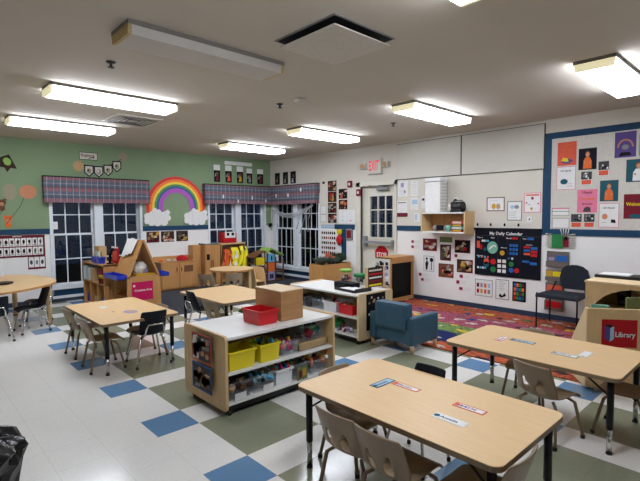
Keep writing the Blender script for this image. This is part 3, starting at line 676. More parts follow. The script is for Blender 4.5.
for k, x in enumerate((5.44, 5.655, 5.872, 6.08)):
    s = Sheet('W', x-.095, x+.095, 1.284, 1.346, base='c_offwhite').oval(.12, .6, .085, .4, 'c_black').lines(.4, .85, .5, .5, 1); s.put('name_strip', '%s name strip with black dot along the calendar top' % ('first','second','third','fourth')[k], 'label', 'name strips over the calendar')
# calendar
t = thing('calendar_chart', 'navy My Daily Calendar pocket chart hanging on the white wall', 'calendar', (5.834, 0, .537))
B('c_navy').box(-.503, .503, -.014, -.004, 0, .73, bev=.002).box(-.515, .515, -.028, -.004, .70, .735).done('fabric_panel', t)
U_, V_ = (1,0,0), (0,0,1)
B('c_white').text('My Daily Calendar', .062, (-.26, -.016, .655), U_, V_, None, .50).text('Weather', .025, (-.47, -.016, .30), U_, V_, None, .11).text('Today is', .025, (-.47, -.016, .585), U_, V_, None, .1).text('Date', .025, (-.24, -.016, .585), U_, V_, None, .06).text('Month', .025, (0, -.016, .585), U_, V_, None, .08).text('Year', .025, (.24, -.016, .585), U_, V_, None, .06).text('Seasons', .02, (.29, -.016, .50), U_, V_, None, .09).text('Moon', .02, (-.08, -.016, .44), U_, V_, None, .09).done('lettering', t, recalc=False)
def card(x0, x1, z0, z1, m, nm='card', d=.0155): B(m).box(x0, x1, -d, -.0142, z0, z1).done(nm, t)
b = B('c_sky').prism([(-.215+.085*math.cos(2*PI*i/20), .435+.095*math.sin(2*PI*i/20)) for i in range(20)], -.016, -.0142, 'y', 'c_lteal'); b.prism([(-.215+.06*math.cos(2*PI*i/12), .435+.04*math.sin(2*PI*i/9)) for i in range(12)], -.0165, -.0161, 'y', 'c_white'); b.done('weather_dial', t)
card(-.47, -.42, .42, .53, 'c_coral'); card(-.42, -.38, .40, .47, 'c_red'); card(-.36, -.31, .38, .43, 'c_teal'); card(.08, .17, .57, .60, 'c_red'); card(.31, .40, .57, .605, 'c_blue')
for i in range(3):
    for j in range(3): card(.05+.045*i, .085+.045*i, .34+.06*j, .38+.06*j, 'c_blue')
for i, (z, m_) in enumerate(((.45,'c_red'),(.40,'c_blue'),(.35,'c_coral'))): card(.26, .35, z, z+.03, m_); card(.36, .45, z-.02, z+.02, 'c_red' if i else 'c_blue')
card(.24, .34, .24, .27, 'c_blue'); card(.35, .45, .21, .25, 'c_blue')
for x, z, m_ in ((-.31,.22,'c_coral'),(-.31,.17,'c_teal'),(-.2,.22,'c_red'),(-.2,.1,'c_green')): B(m_).prism([(x+.045*math.cos(2*PI*i/12), z+.045*math.sin(2*PI*i/12)) for i in range(12)], -.0155, -.0142, 'y').done('picture_card', t)
for x, z, m_ in ((.08,.2,'c_green'),(.08,.11,'c_blue'),(.16,.11,'c_red'),(-.06,.36,'c_gold')): B(m_).prism([(x+.038*math.cos(2*PI*i/12), z+.038*math.sin(2*PI*i/12)) for i in range(12)], -.0155, -.0142, 'y').done('picture_card', t)
for i in range(2):
    for j in range(3): card(-.13+.075*i, -.075+.075*i, .06+.075*j, .11+.075*j, 'c_white')
random.seed(31)
for i in range(14):
    x, z = [(-.45+.05*i, .27) if i < 4 else (-.46+.04*(i-4), .10) if i < 8 else (.03+.05*(i-8), .27) if i < 10 else (-.39+.03*(i-10), .52)][0]
    card(x, x+.028, z, z+.03, random.choice(['c_sky','c_white','c_teal','c_coral','c_blue']), 'small_card')
b = B('c_dgray'); [b.box(x-.001, x+.001, -.0155, -.0142, .03, .62) for x in (-.13, .02, .21)]; b.box(-.49, .49, -.0155, -.0142, .615, .62); b.done('divider_stitching', t)
# posters under calendar
s = Sheet('W', 5.339, 5.628, .201, .465).border('c_gray', .03)
for i, m_ in enumerate(('c_red','c_gold','c_coral','c_gray','c_maroon','c_lavender','c_orange','c_lblue')): s.rect(.1+.21*(i % 4), .18+.35*(i//4), .24+.21*(i % 4), .42+.35*(i//4), m_)
s.put('wall_poster', 'white poster with rows of small colored pictures under the calendar', 'poster')
Sheet('W', 5.674, 5.884, .19, .494).border('c_gray', .05).lines(.25, .75, .45, .9, 6, 'c_gray').poly([(.25,.15),(.45,.08),(.8,.2),(.7,.35),(.5,.18),(.35,.3)], 'c_black').put('wall_poster', 'white poem poster with a black drawing under the calendar', 'poster')
s = Sheet('W', 5.934, 6.133, .191, .486, base='c_black')
for i in range(4):
    for j in range(4): s.rect(.1+.2*i, .08+.22*j, .27+.2*i, .25+.22*j, random.choice(['c_red','c_green','c_blue','c_orange','c_maroon','c_teal','c_coral']))
s.put('wall_poster', 'black poster with bright colored squares under the calendar', 'poster')
# photos on white wall beneath shelf
D = .002
for a, c, z0, z1, bg, pal, lb in ((4.361,4.637,.861,1.069,'c_maroon',PK,'red matted photo at the top left of the photo group'), (4.70,4.904,.714,.98,'c_dbrown',WARM,'tall dark photo under the green card'), (4.673,4.955,.433,.661,'c_brown',PK,'wide group photo at the bottom of the photo group'),
        (4.971,5.248,.857,1.069,'c_black',PK,'red matted dark photo at the top right near the calendar'), (5.015,5.295,.542,.754,'c_dbrown',WARM,'colorful photo directly left of the calendar')):
    Sheet('W', a, c, z0, z1, base='c_dred').snap(pal, 10, bg, .05).put('wall_photo', lb, 'photo print')
Sheet('W', 4.379, 4.588, .505, .772).poly([(.2,.1),(.35,.1),(.45,.55),(.3,.75),(.15,.5)], 'c_black').oval(.3, .82, .1, .08, 'c_black').poly([(.7,.1),(.78,.1),(.78,.6),(.7,.6)], 'c_dgray').oval(.75, .75, .17, .14, 'c_black').border('c_gray', .03).put('wall_photo', 'white print with two black figures in the photo group', 'photo print')
Sheet('W', 4.691, 4.925, 1.02, 1.105, base='c_olive').border('c_green', .04).lines(.2, .8, .35, .65, 2, 'c_black').put('word_card', 'green word card centered over the photo group', 'label')
for (a, c, z0, z1), lb in zip(((4.111,4.288,.976,1.036),(4.111,4.288,.885,.943),(4.272,4.464,.406,.472),(4.319,4.502,.323,.385),(4.963,5.146,.778,.839),(5.06,5.258,.446,.512),(5.002,5.184,.344,.414),(5.053,5.261,.247,.308)),
        ('upper of the two tags left of the photo group','lower of the two tags left of the photo group','name tag below the two black figures print','lowest name tag left of the wide group photo','name tag between the two photos beside the calendar','name tag right below the colorful photo','name tag second from the floor near the posters','name tag closest to the floor near the posters')):
    Sheet('W', a, c, z0, z1).rect(.02, .05, .35, .95, 'c_pink').rect(.08, .2, .3, .8, 'c_maroon').lines(.5, .9, .5, .5, 1).put('name_tag', lb, 'label', 'picture name tags on the white wall')
# wall pocket organizer items right of calendar
t = thing('craft_board', 'green craft sign edged with white clothespins beside the calendar', 'wall sign', (6.55, 0, 1.01))
B('c_green').box(-.07, .07, -.02, 0, 0, .19).done('green_board', t); B('c_dred').box(.075, .15, -.025, 0, .02, .15).ball((.11, -.02, .14), .03, 'c_black', 1).done('red_figure', t)
for k in range(14):
    s_ = -1 if k < 7 else 1; z = .015+.028*(k % 7); x = s_*.08 if s_ < 0 else .15
    B('c_offwhite').box(x-.03 if s_ < 0 else x, x if s_ < 0 else x+.04, -.03, -.012, z, z+.012).box(x+s_*.04, x+s_*.075, -.025, -.012, z+.003, z+.018).done('clothespin', t)
for k in range(4): B('c_white').tube([(.07+.02*k, -.03, .17), (.05+.035*k, -.05, .26)], .006, seg=5).done('craft_stick', t)
def pocket(x0, x1, z0, z1, kids, lb):
    t = thing('wall_pocket', lb, 'wall file', ((x0+x1)/2, 0, z0), group='grey wall pockets'); w = (x1-x0)/2; h = z1-z0
    B('c_gray_pocket').box(-w, w, -.02, 0, 0, h, bev=.006).box(-w, w, -.05, -.02, 0, h*.35, bev=.004).done('holder', t)
    for (u0, v0, u1, v1, m_) in kids: B(m_).box(-w+2*w*u0, -w+2*w*u1, -.055 if v1 < .4 else -.03, -.0505 if v1 < .4 else -.0205, h*v0, h*v1).done('insert', t)
pocket(6.416, 6.707, .748, .965, [(.45,.36,.92,.75,'c_blue'),(.1,.4,.35,.6,'c_lavender')], 'grey wall pocket with a blue card')
pocket(6.409, 6.646, .556, .705, [(.05,.36,.35,.9,'c_gold'),(.4,.4,.95,.85,'c_yellow')], 'grey wall pocket with yellow cards')
pocket(6.407, 6.652, .141, .522, [(.1,.45,.9,.92,'c_coral'),(.1,.1,.9,.34,'c_red')], 'tall grey wall pocket with red papers behind the chair')

# ================================================================ TABLES
TH = .50
def leg_parts(t, x, y, h, r=.02):
    l = B('black_metal').tube([(x, y, .16), (x, y, h)], r, seg=12).done('leg', t)
    B('chrome').tube([(x, y, .015), (x, y, .17)], r*.8, seg=12).done('leg_sleeve', l); B('rubber').lathe([(r*.95, 0), (r*.9, .014)], c=(x, y, 0), seg=12).done('foot', l)
def rect_table(x0, x1, y0, y1, label, top='maple_top', h=TH):
    t = thing('activity_table', label, 'table', ((x0+x1)/2, (y0+y1)/2, 0), group='rectangular maple activity tables'); w, d = (x1-x0)/2, (y1-y0)/2
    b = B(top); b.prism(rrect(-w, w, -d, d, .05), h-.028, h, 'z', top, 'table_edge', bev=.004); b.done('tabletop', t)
    for s_ in (-1, 1): B('black_metal').box(-w+.09, w-.09, s_*(d-.07), s_*(d-.085), h-.05, h-.0285).done('rail', t)
    for sx in (-1, 1):
        for sy in (-1, 1):
            leg_parts(t, sx*(w-.06), sy*(d-.06), h-.029)
    for sx in (-1, 1):
        for sy in (-1, 1): B('black_metal').tube([(sx*(w-.06), sy*(d-.06), h-.14), (sx*(w-.2), sy*(d-.07), h-.04)], .006, seg=6).done('brace', t)
    return t
rect_table(6.868, 8.108, -5.005, -4.285, 'large maple table nearest the camera with four name strips')
rect_table(6.978, 8.165, -3.57, -2.82, 'maple table between the nearest table and the rug, cut by the picture edge')
rect_table(3.265, 4.52, -5.34, -4.58, 'maple table at left with two small stickers and navy chair')
rect_table(3.31, 4.44, -4.005, -3.19, 'maple table in the middle behind the open shelf with the red bin')
def strip(cx, cy, L, W_, a, m, edge, word, wm, label):
    b = B(m); b.box(-L/2, L/2, -W_/2, W_/2, 0, .0012, edge); b.box(-L/2+.008, L/2-.008, -W_/2+.008, W_/2-.008, .0012, .0016, m)
    if word: b.text(word, W_*.5, (-L*.3, 0, .002), (1,0,0), (0,1,0), wm, L*.55)
    b.prism([(-L*.4+.016*math.cos(2*PI*i/8), .016*math.sin(2*PI*i/8)) for i in range(8)], .0016, .0021, 'z', edge if edge != 'c_white' else 'c_teal')
    one(b, 'name_strip', label, 'name label', (cx, cy, TH+.0005), a, 'name strips on the tables')
strip(7.215, -4.62, .17, .062, PI/2, 'c_lblue', 'c_teal', 'Ximena', 'c_navy', 'blue bordered name strip at the left end of the nearest table')
strip(7.345, -4.568, .18, .05, -.02, 'c_white', 'c_coral', 'Mateo', 'c_maroon', 'pink name strip touching the blue bordered strip')
strip(7.748, -4.577, .17, .055, 0, 'c_white', 'c_coral', 'MIX', 'c_purple', 'red bordered name strip on the right half of the nearest table')
strip(7.745, -4.762, .175, .06, 0, 'c_white', 'c_white', 'Amelia', 'c_navy', 'white name strip with a green mark on the nearest table')
strip(7.27, -3.20, .15, .06, PI/2, 'c_white', 'c_pink', 'Leo', 'c_maroon', 'pink name strip on the table in front of the rug')
strip(7.417, -3.16, .185, .062, 0, 'c_lblue', 'c_dgray', 'Noah', 'c_navy', 'grey bordered name strip next to the pink one')
strip(7.765, -3.285, .17, .07, 0, 'c_white', 'c_gray', 'Olivia', 'c_navy', 'long grey bordered name strip on the table before the library box')
strip(7.86, -3.17, .16, .065, PI/2, 'c_white', 'c_offwhite', '', 'c_navy', 'plain white strip meeting the long grey bordered strip')
one(B('c_white').prism(rrect(-.05, .05, -.04, .04, .015), 0, .0012, 'z'), 'table_sticker', 'faint white sticker near the left edge of the table with the navy chair', 'sticker', (3.68, -5.06, TH+.0005))
b = B('c_lavender'); b.prism([(.09*math.cos(2*PI*i/18), .065*math.sin(2*PI*i/18)) for i in range(18)], 0, .0012, 'z'); b.prism([(.05*math.cos(2*PI*i/12), .035*math.sin(2*PI*i/12)) for i in range(12)], .0012, .0018, 'z', 'c_tan')
one(b, 'table_sticker', 'oval pale purple sticker in the middle of the table with the navy chair', 'sticker', (4.12, -4.93, TH+.0005))
one(B('c_tan').box(-.03, .03, -.012, .012, 0, .001), 'table_sticker', 'tiny tan sticker beside the oval purple sticker', 'sticker', (4.0, -5.06, TH+.0005))
# round table
t = thing('round_table', 'low round wooden play table before the toy kitchen', 'table', (1.6, -2.13, 0))
B('birch').prism([(.405*math.cos(2*PI*i/40), .405*math.sin(2*PI*i/40)) for i in range(40)], .475, .505, 'z', 'maple_top', 'honey_wood', bev=.004).done('tabletop', t)
for a in range(4): q = PI/4+PI/2*a; c_, s_ = .33*math.cos(q), .33*math.sin(q); B('birch').box(c_-.03, c_+.03, s_-.03, s_+.03, 0, .475, bev=.006).done('leg', t)
# big rounded table at the left
t = thing('teacher_table', 'large orange toned table with rounded end cut by the left picture edge', 'table', (1.5, -5.8, 0))
P = [(.42,-6.9),(2.42,-6.9),(2.45,-6.1),(2.43,-5.8),(2.34,-5.56),(2.2,-5.38),(2.05,-5.22),(1.88,-5.11),(1.70,-5.05),(1.45,-5.03),(1.15,-5.06),(.85,-5.14),(.6,-5.28),(.46,-5.5)]
b = B('maple_top_b'); b.prism([(x-1.5, y+5.8) for x, y in P], .57, .60, 'z', 'maple_top_b', 'honey_wood', bev=.004); b.done('tabletop', t)
for x, y in ((1.78,-5.17),(.75,-5.4),(2.25,-6.6),(.6,-6.6)):
    l = B('birch').tube([(x-1.5, y+5.8, .02), (x-1.5, y+5.8, .57)], [.03,.036], seg=12).done('leg', t); B('honey_dark').lathe([(.03, 0), (.03, .02)], c=(x-1.5, y+5.8, 0), seg=12).done('foot', l)
one(B('c_white').box(-.35, .1, -.05, .05, 0, .012, bev=.003).tube([(-.35, .05, .02), (.1, .05, .02)], .018), 'rolled_paper', 'long white rolled paper lying on the orange toned table', 'paper', (.62, -5.62, .601), .6)
one(B('c_dbrown').lathe([(.05, 0), (.11, .012), (.12, .02), (.1, .02)], seg=24, sx=1.2), 'shallow_tray', 'dark oval tray on the orange toned table at the picture edge', 'tray', (1.62, -5.66, .601))

# ================================================================ CHAIRS
def make_chair(kind, label, W_=.30, D_=.31, sh=.29, bh=.52, holes=True, shell='taupe', leg='taupe_metal'):
    """faces +Y, origin on the floor between the feet"""
    t = thing('child_chair', label, 'chair', group='child chairs')
    w = W_*.5*(.84 if kind == 'navy' else 1)
    # profile from seat front to back top: (y, z, halfwidth, dish)
    prof = [(.17, sh-.03, w*.86, 0), (.16, sh-.005, w*.90, 0), (.11, sh+.004, w*.93, .008), (.03, sh-.006, w*.93, .014), (-.05, sh-.012, w*.93, .016), (-.115, sh-.004, w*.94, .018),
            (-.148, sh+.03, w*.95, .03), (-.162, sh+.06, w*.96, .034), (-.172, sh+.09, w*.96, .034), (-.184, sh+.13, w*.95, .03), (-.2, bh-.03, w*.94, .022), (-.207, bh-.006, w*.91, .016), (-.208, bh, w*.86, .014)]
    b = B(shell); k = b.mi(shell); nx = 12; G = []
    for (y, z, hw, ds) in prof:
        row = []
        for i in range(nx+1):
            u = -1+2*i/nx; c_ = u*u*ds*1.3
            dy, dz = (c_, 0) if z > sh+.02 else (0, c_)
            row.append(b.bm.verts.new((u*hw, y+dy, z+dz)))
        G.append(row)
    for r in range(len(G)-1):
        for i in range(nx):
            if holes and ((r in (6, 7) and i in (3, 4, 7, 8)) or (r == 8 and i in (3, 8))): continue
            f = b.bm.faces.new((G[r][i], G[r][i+1], G[r+1][i+1], G[r+1][i])); f.material_index = k; f.smooth = True
    o = b.done('seat_shell', t, recalc=False)
    md = o.modifiers.new('th', 'SOLIDIFY'); md.thickness = .011; md.offset = 0
    md = o.modifiers.new('sub', 'SUBSURF'); md.levels = 1; md.render_levels = 1
    fw_, fd = W_*.5+.005, D_*.5
    for sx in (-1, 1):
        for sy in (-1, 1):
            top = (sx*w*.62, .07 if sy > 0 else -.085, sh-.018); kn = (sx*w*.85, (.1 if sy > 0 else -.11), sh-.045)
            l = B(leg).tube([top, kn, (sx*fw_*.97, sy*fd*.93, .06), (sx*fw_, sy*fd, .012)], .0105, seg=8).done('leg', t)
            B('rubber').lathe([(.014, 0), (.014, .02), (.01, .024)], c=(sx*fw_, sy*fd, 0), seg=10).done('foot', l)
    if kind == 'navy':
        B(leg).tube([(-w*.62, -.10, sh-.02), (-w*.66, -.185, sh+.02), (-w*.62, -.205, bh-.17), (-w*.5, -.21, bh-.13), (w*.5, -.21, bh-.13), (w*.62, -.205, bh-.17), (w*.66, -.185, sh+.02), (w*.62, -.10, sh-.02)], .009, seg=8).done('back_frame', t)
    return t
tp = make_chair('taupe', 'taupe child chair at the left of the pair pushed under the nearest table')
tp.location = (7.325, -4.95, 0); tp.rotation_euler = (0, 0, 0)
def TC(x, y, rz, lb): return dup(tp, (x, y, 0), rz, lb)
TC(7.603, -4.96, -.0, 'taupe child chair at the right of the pair pushed under the nearest table')
TC(7.045, -4.67, -PI/2, 'taupe child chair tucked at the left end of the nearest table')
TC(7.955, -4.86, PI/2, 'taupe child chair at the right end of the nearest table')
TC(7.74, -3.52, -.22, 'taupe child chair on the camera side of the table before the rug')
TC(7.40, -2.99, PI+.08, 'taupe child chair on the rug side of the table')
TC(8.10, -3.12, PI/2, 'taupe child chair at the right picture edge under the table')
TC(3.57, -5.215, .05, 'taupe child chair at the far left corner of the table with stickers')
TC(4.18, -5.225, -.05, 'taupe child chair nearest the camera at the table with stickers')
TC(4.09, -4.755, PI, 'taupe child chair on the far side of the table with stickers')
TC(4.20, -3.90, .12, 'taupe child chair beside the navy one at the middle table')
TC(1.98, -2.78, .5, 'taupe child chair left of the round wooden table')
TC(2.22, -2.50, 1.2, 'taupe child chair right of the round wooden table')
nv = make_chair('navy', 'navy child chair with chrome legs pulled out from the table with stickers', .33, .32, .31, .56, False, 'navy_plastic', 'chrome')
nv.location = (4.345, -4.84, 0); nv.rotation_euler = (0, 0, PI/2-.05)
nv2 = dup(nv, (3.70, -3.86, 0), -.05, 'navy child chair on the camera side of the middle table')
def NC(x, y, rz, lb): return dup(nv, (x, y, 0), rz, lb)
f_ = NC(7.315, -4.43, PI, 'navy child chair on the far side of the nearest table'); f_.scale = (.86, .86, .97)
NC(2.0, -5.42, PI+.1, 'navy child chair with chrome legs under the rounded table end')
NC(1.55, -5.28, PI-.4, 'navy child chair behind another under the rounded table end')
NC(2.28, -5.86, PI/2, 'navy child chair with chrome back loop at the left picture edge')
gc = make_chair('green', 'green child chair on the far side of the middle table', .29, .31, .29, .49, True, 'green_plastic', 'chrome'); gc.location = (4.1, -3.36, 0); gc.rotation_euler = (0, 0, PI)
# adult side chair by wall
t = thing('side_chair', 'armless dark blue upholstered office chair against the white wall', 'chair', (6.77, -.43, 0.0096))
b = B('chair_navy'); b.prism([(-.25,-.22),(.25,-.22),(.23,.22),(-.23,.22)], .40, .45, 'z', bev=.02); b.done('seat', t)
b = B('chair_navy'); b.prism([(-.10,.52),(-.06,.48),(.21,.48),(.245,.52),(.25,.64),(.22,.74),(.16,.785),(.10,.80),(.03,.80),(-.04,.785),(-.085,.74),(-.11,.64)], .22, .26, 'y', bev=.01); b.done('backrest', t)
for sx in (-1, 1):
    B('black_metal').tube([(sx*.24, -.2, 0), (sx*.24, -.2, .46)], .011).done('leg', t)
    B('black_metal').tube([(sx*.24, .26, 0), (sx*.22, .2, .40), (sx*.17, .265, .56)], .011).done('leg', t)
    B('black_metal').tube([(sx*.24, -.2, .40), (sx*.225, .2, .40)], .009).done('seat_rail', t)
# armchair
t = thing('child_armchair', 'small teal vinyl armchair seen from behind on wooden feet', 'armchair', (5.81, -2.5, 0))
b = B('armchair_teal'); b.box(-.28, .28, -.25, -.14, .10, .34, bev=.02); b.done('back_base', t)
b = B('armchair_teal'); b.box(-.19, .235, -.305, -.16, .25, .54, bev=.04); b.done('backrest', t)
b = B('armchair_teal'); b.box(-.2, .2, -.2, .24, .10, .27, bev=.03); b.done('seat', t)
for sx in (-1, 1): B('armchair_teal').box(sx*.2, sx*.295, -.27, .24, .09, .395, bev=.03).done('armrest', t)
for x, y in ((-.27,-.23),(.27,-.23),(-.27,.2),(.27,.2)): B('birch').lathe([(.018, 0), (.028, .09)], c=(x, y, 0), seg=4).done('foot', t)

# ================================================================ OPEN SHELF NEAREST
def shelf_unit(name, label, L, D_, Hh, mid, low, loc, rz, wood='birch', top='white_lam', gp=None, rise=.0):
    """open side faces -Y, length along X (local)"""
    t = thing(name, label, 'shelf', loc, rz, gp); l, d = L/2, D_/2
    for s_ in (-1, 1):
        P = rrect(-d, d, .05, Hh+.012, .03); b = B(wood); b.prism(P, s_*l-(.022 if s_ > 0 else 0), s_*l+(.022 if s_ < 0 else 0), 'x', wood); b.done('side_panel', t)
    B(top).box(-l+.022, l-.022, -d+.004, d, Hh-.022, Hh, bev=.002).done('top', t)
    for z in (mid, low): B('white_lam').box(-l+.022, l-.022, -d+.01, d-.01, z-.018, z).done('shelf', t)
    B(wood).box(-l+.022, l-.022, d-.012, d-.002, low, Hh-.022).done('back_panel', t)
    B('black_plastic').box(-l+.03, l-.03, -d+.05, d-.03, .03, .075).done('base', t)
    for x in (-l+.06, l-.06):
        for y in (-d+.06, d-.06): B('black_plastic').lathe([(.022, 0), (.022, .03)], c=(x, y, 0), seg=10).done('caster', t)
    return t
S1 = shelf_unit('toy_shelf', 'low open toy shelf with white top, red bin and wooden cube on it', 1.122, .64, .60, .33, .105, (5.722, -4.409, 0), PI/2)
# end photographs
for k, (z0, z1, fr_, lb) in enumerate(((.37, .585, 'c_coral', 'upper photo poster on the end of the nearest toy shelf'), (.145, .35, 'c_blue', 'lower blue bordered photo poster on the end of the nearest toy shelf'))):
    s = Sheet('W', 5.60, 5.90, z0, z1, d=5.0, base='c_dgray')
    s.d = 5.001; s.border(fr_, .04); s.snap(['c_black','c_tan','c_gray','c_skin_b','c_white','c_brown'], 16, 'c_dgray', .05)
    s.put('photo_poster', lb, 'poster')
def bin_(name, label, loc, L, W_, Hh, m, rim=True, rz=0, gp=None, taper=.93, wall=.004, cat='storage bin', tagc=None):
    t = thing(name, label, cat, loc, rz, gp); l, w = L/2, W_/2; b = B(m)
    lo, hi = (l*taper, w*taper), (l, w)
    for (ax, ay, bx_, by) in ((-1,-1,1,-1),(1,-1,1,1),(1,1,-1,1),(-1,1,-1,-1)):
        b.face([(ax*lo[0], ay*lo[1], 0), (bx_*lo[0], by*lo[1], 0), (bx_*hi[0], by*hi[1], Hh), (ax*hi[0], ay*hi[1], Hh)])
        k = 1-wall/w; b.face([(ax*hi[0]*k, ay*hi[1]*k, Hh), (bx_*hi[0]*k, by*hi[1]*k, Hh), (bx_*lo[0]*k, by*lo[1]*k, .005), (ax*lo[0]*k, ay*lo[1]*k, .005)])
    b.face([(-lo[0], -lo[1], 0), (-lo[0], lo[1], 0), (lo[0], lo[1], 0), (lo[0], -lo[1], 0)]); b.face([(-lo[0], -lo[1], .005), (lo[0], -lo[1], .005), (lo[0], lo[1], .005), (-lo[0], lo[1], .005)])
    b.done('tub', t, recalc=False)
    if rim:
        b = B(m); e = .009
        b.box(-l-e, l+e, -w-e, -w+.002, Hh-.014, Hh+.003, bev=.002).box(-l-e, l+e, w-.002, w+e, Hh-.014, Hh+.003, bev=.002).box(-l-e, -l+.002, -w, w, Hh-.014, Hh+.003).box(l-.002, l+e, -w, w, Hh-.014, Hh+.003); b.done('rim', t)
    if tagc:
        for s_ in (-1, 1): B(tagc).box(-l*.45, l*.45, s_*(w*.955)-.003, s_*(w*.955)+.003, Hh*.2, Hh*.62).done('paper_label', t)
    return t
bin_('storage_bin', 'red plastic bin on the white top of the nearest toy shelf', (5.80, -4.485, .602), .24, .19, .115, 'bin_red', gp='plastic bins')
t = thing('wooden_cube', 'hollow wooden cube box standing behind the red bin', 'box', (5.735, -4.235, .602))
b = B('cube_wood'); b.box(-.185, .185, -.12, .12, 0, .248, bev=.003); b.done('box_body', t)
b = B('birch_pale'); b.box(-.188, .188, -.123, .123, .2481, .256, bev=.002); b.done('top_panel', t)
MS, LS = .332, .107   # shelf surfaces
bin_('storage_bin', 'yellow bin at the left end of the upper toy shelf', (5.90, -4.80, MS), .22, .235, .14, 'bin_yellow', gp='plastic bins', rz=0)
bin_('storage_bin', 'second yellow bin beside the left yellow bin', (5.90, -4.54, MS), .22, .19, .14, 'bin_yellow', gp='plastic bins')
bin_('storage_bin', 'clear bin of purple toys right of the yellow bins', (5.89, -4.325, MS), .22, .185, .11, 'bin_clear', gp='plastic bins')
TOY = ['c_red','c_yellow','c_blue','c_green','c_orange','c_sky','c_purple','c_hotpink','c_lgreen']
random.seed(21)
def toys(n, cx, cy, z, rx, ry, pal, name, label, kind='mix', r=.022, gp=None):
    for i in range(n):
        x, y = cx+random.uniform(-rx, rx), cy+random.uniform(-ry, ry); q = random.choice(pal); b = B(q); s_ = r*random.uniform(.8, 1.2); k = i % 3 if kind == 'mix' else 3
        if k == 0: b.ball((0,0,0), s_, sub=1)
        elif k == 1: b.box(-s_, s_, -s_*.6, s_*.6, -s_*.6, s_*.6, bev=s_*.2)
        elif k == 2: b.tube([(0,0,-s_*1.2), (0,0,s_*1.2)], s_*.6, seg=8).ball((0,0,s_*1.4), s_*.7, sub=1)
        else: b.box(-s_*1.6, s_*1.6, -s_*.8, s_*.8, -s_*.5, s_*.5, bev=s_*.15)
        o = one(b, name, label, 'toy', (x, y, z+random.uniform(-.025, .02)), random.uniform(0, PI), gp or label); o.rotation_euler = (random.uniform(-.6,.6), random.uniform(-.6,.6), random.uniform(0, PI))
toys(9, 5.91, -4.54, MS+.14, .07, .06, ['c_sky','c_teal','c_lgreen','c_yellow'], 'plastic_toy', 'teal and lime toy pieces filling the second yellow bin')
toys(18, 5.92, -4.325, MS+.085, .08, .07, ['c_purple','c_hotpink','c_gold','c_white'], 'plastic_toy', 'purple and gold toy pieces inside the clear upper bin', r=.026)
toys(5, 5.80, -4.80, MS+.03, .06, .07, ['c_dbrown','c_brown'], 'wooden_block', 'brown blocks low inside the left yellow bin', 'blk')
for k in range(3): one(B('birch').box(-.12, .12, -.17, .17, 0, .006).box(-.12, .12, -.17, -.162, 0, .02).box(-.12, .12, .162, .17, 0, .02).box(.112, .12, -.17, .17, 0, .02).box(-.12, -.112, -.17, .17, 0, .02), 'wooden_tray', '%s wooden tray in the stack at the right end of the upper toy shelf' % ('lowest','middle','topmost')[k], 'tray', (5.86, -4.052, MS+.001+.021*k), group='stacked wooden trays')
bin_('storage_bin', 'clear bin of green toys on the wooden trays', (5.86, -4.03, MS+.066), .2, .27, .13, 'bin_clear', gp='plastic bins')
toys(20, 5.90, -4.03, MS+.15, .07, .1, ['c_green','c_teal','c_dred','c_green'], 'plastic_toy', 'green toy pieces in the clear bin on the trays', r=.03)
bin_('storage_bin', 'clear bin of brown animals with white label at lower left', (5.89, -4.83, LS), .24, .21, .13, 'bin_clear_dark', tagc=None, gp='plastic bins')
toys(22, 5.93, -4.83, LS+.11, .08, .08, ['c_brown','c_tan','c_dbrown'], 'wooden_block', 'brown wooden pieces heaped in the lower left bin', 'blk', .026)
bin_('storage_bin', 'clear bin of blue toys second on the lower toy shelf', (5.89, -4.60, LS), .24, .21, .13, 'bin_clear', gp='plastic bins')
toys(20, 5.94, -4.60, LS+.10, .07, .07, ['c_sky','c_teal','c_navy','c_yellow','c_blue'], 'plastic_toy', 'blue toy pieces in the clear lower bin')
bin_('storage_bin', 'white bin heaped with bright toys on the lower toy shelf', (5.89, -4.40, LS), .24, .17, .125, 'bin_white', gp='plastic bins')
toys(24, 5.91, -4.40, LS+.125, .09, .07, TOY, 'plastic_toy', 'bright mixed toy pieces heaped in the white bin', r=.02)
bin_('storage_bin', 'narrow clear bin with a picture front on the lower toy shelf', (5.89, -4.225, LS), .24, .14, .13, 'bin_clear', gp='plastic bins')
toys(8, 5.91, -4.225, LS+.10, .08, .045, ['c_dred','c_gold','c_dbrown','c_green'], 'plastic_toy', 'dark red and gold pieces in the narrow clear bin')
one(B('c_olive').box(-.003, .003, -.055, .055, 0, .11).box(.003, .0042, -.04, -.005, .02, .08, 'c_dred').box(.003, .0042, .005, .04, .03, .09, 'c_gold'), 'picture_card', 'green picture card in front of the narrow clear bin', 'card', (6.03, -4.225, LS+.001))
for y, lb in ((-4.83, 'white paper label before the brown block bin'), (-4.57, 'white paper label before the clear blue toy bin')):
    one(B('c_white').box(-.0015, .0015, -.05, .05, 0, .05), 'paper_label', lb, 'label', (6.02, y, LS+.001))
bin_('storage_bin', 'clear bin of craft pieces at the right end of the lower toy shelf', (5.89, -4.0, LS), .24, .22, .12, 'bin_clear', gp='plastic bins')
toys(28, 5.91, -3.99, LS+.12, .09, .1, ['c_tan','c_orange','c_white','c_brown','c_dred','c_gold'], 'craft_piece', 'tan and orange craft pieces heaped in the right clear bin', 'mix', .02)

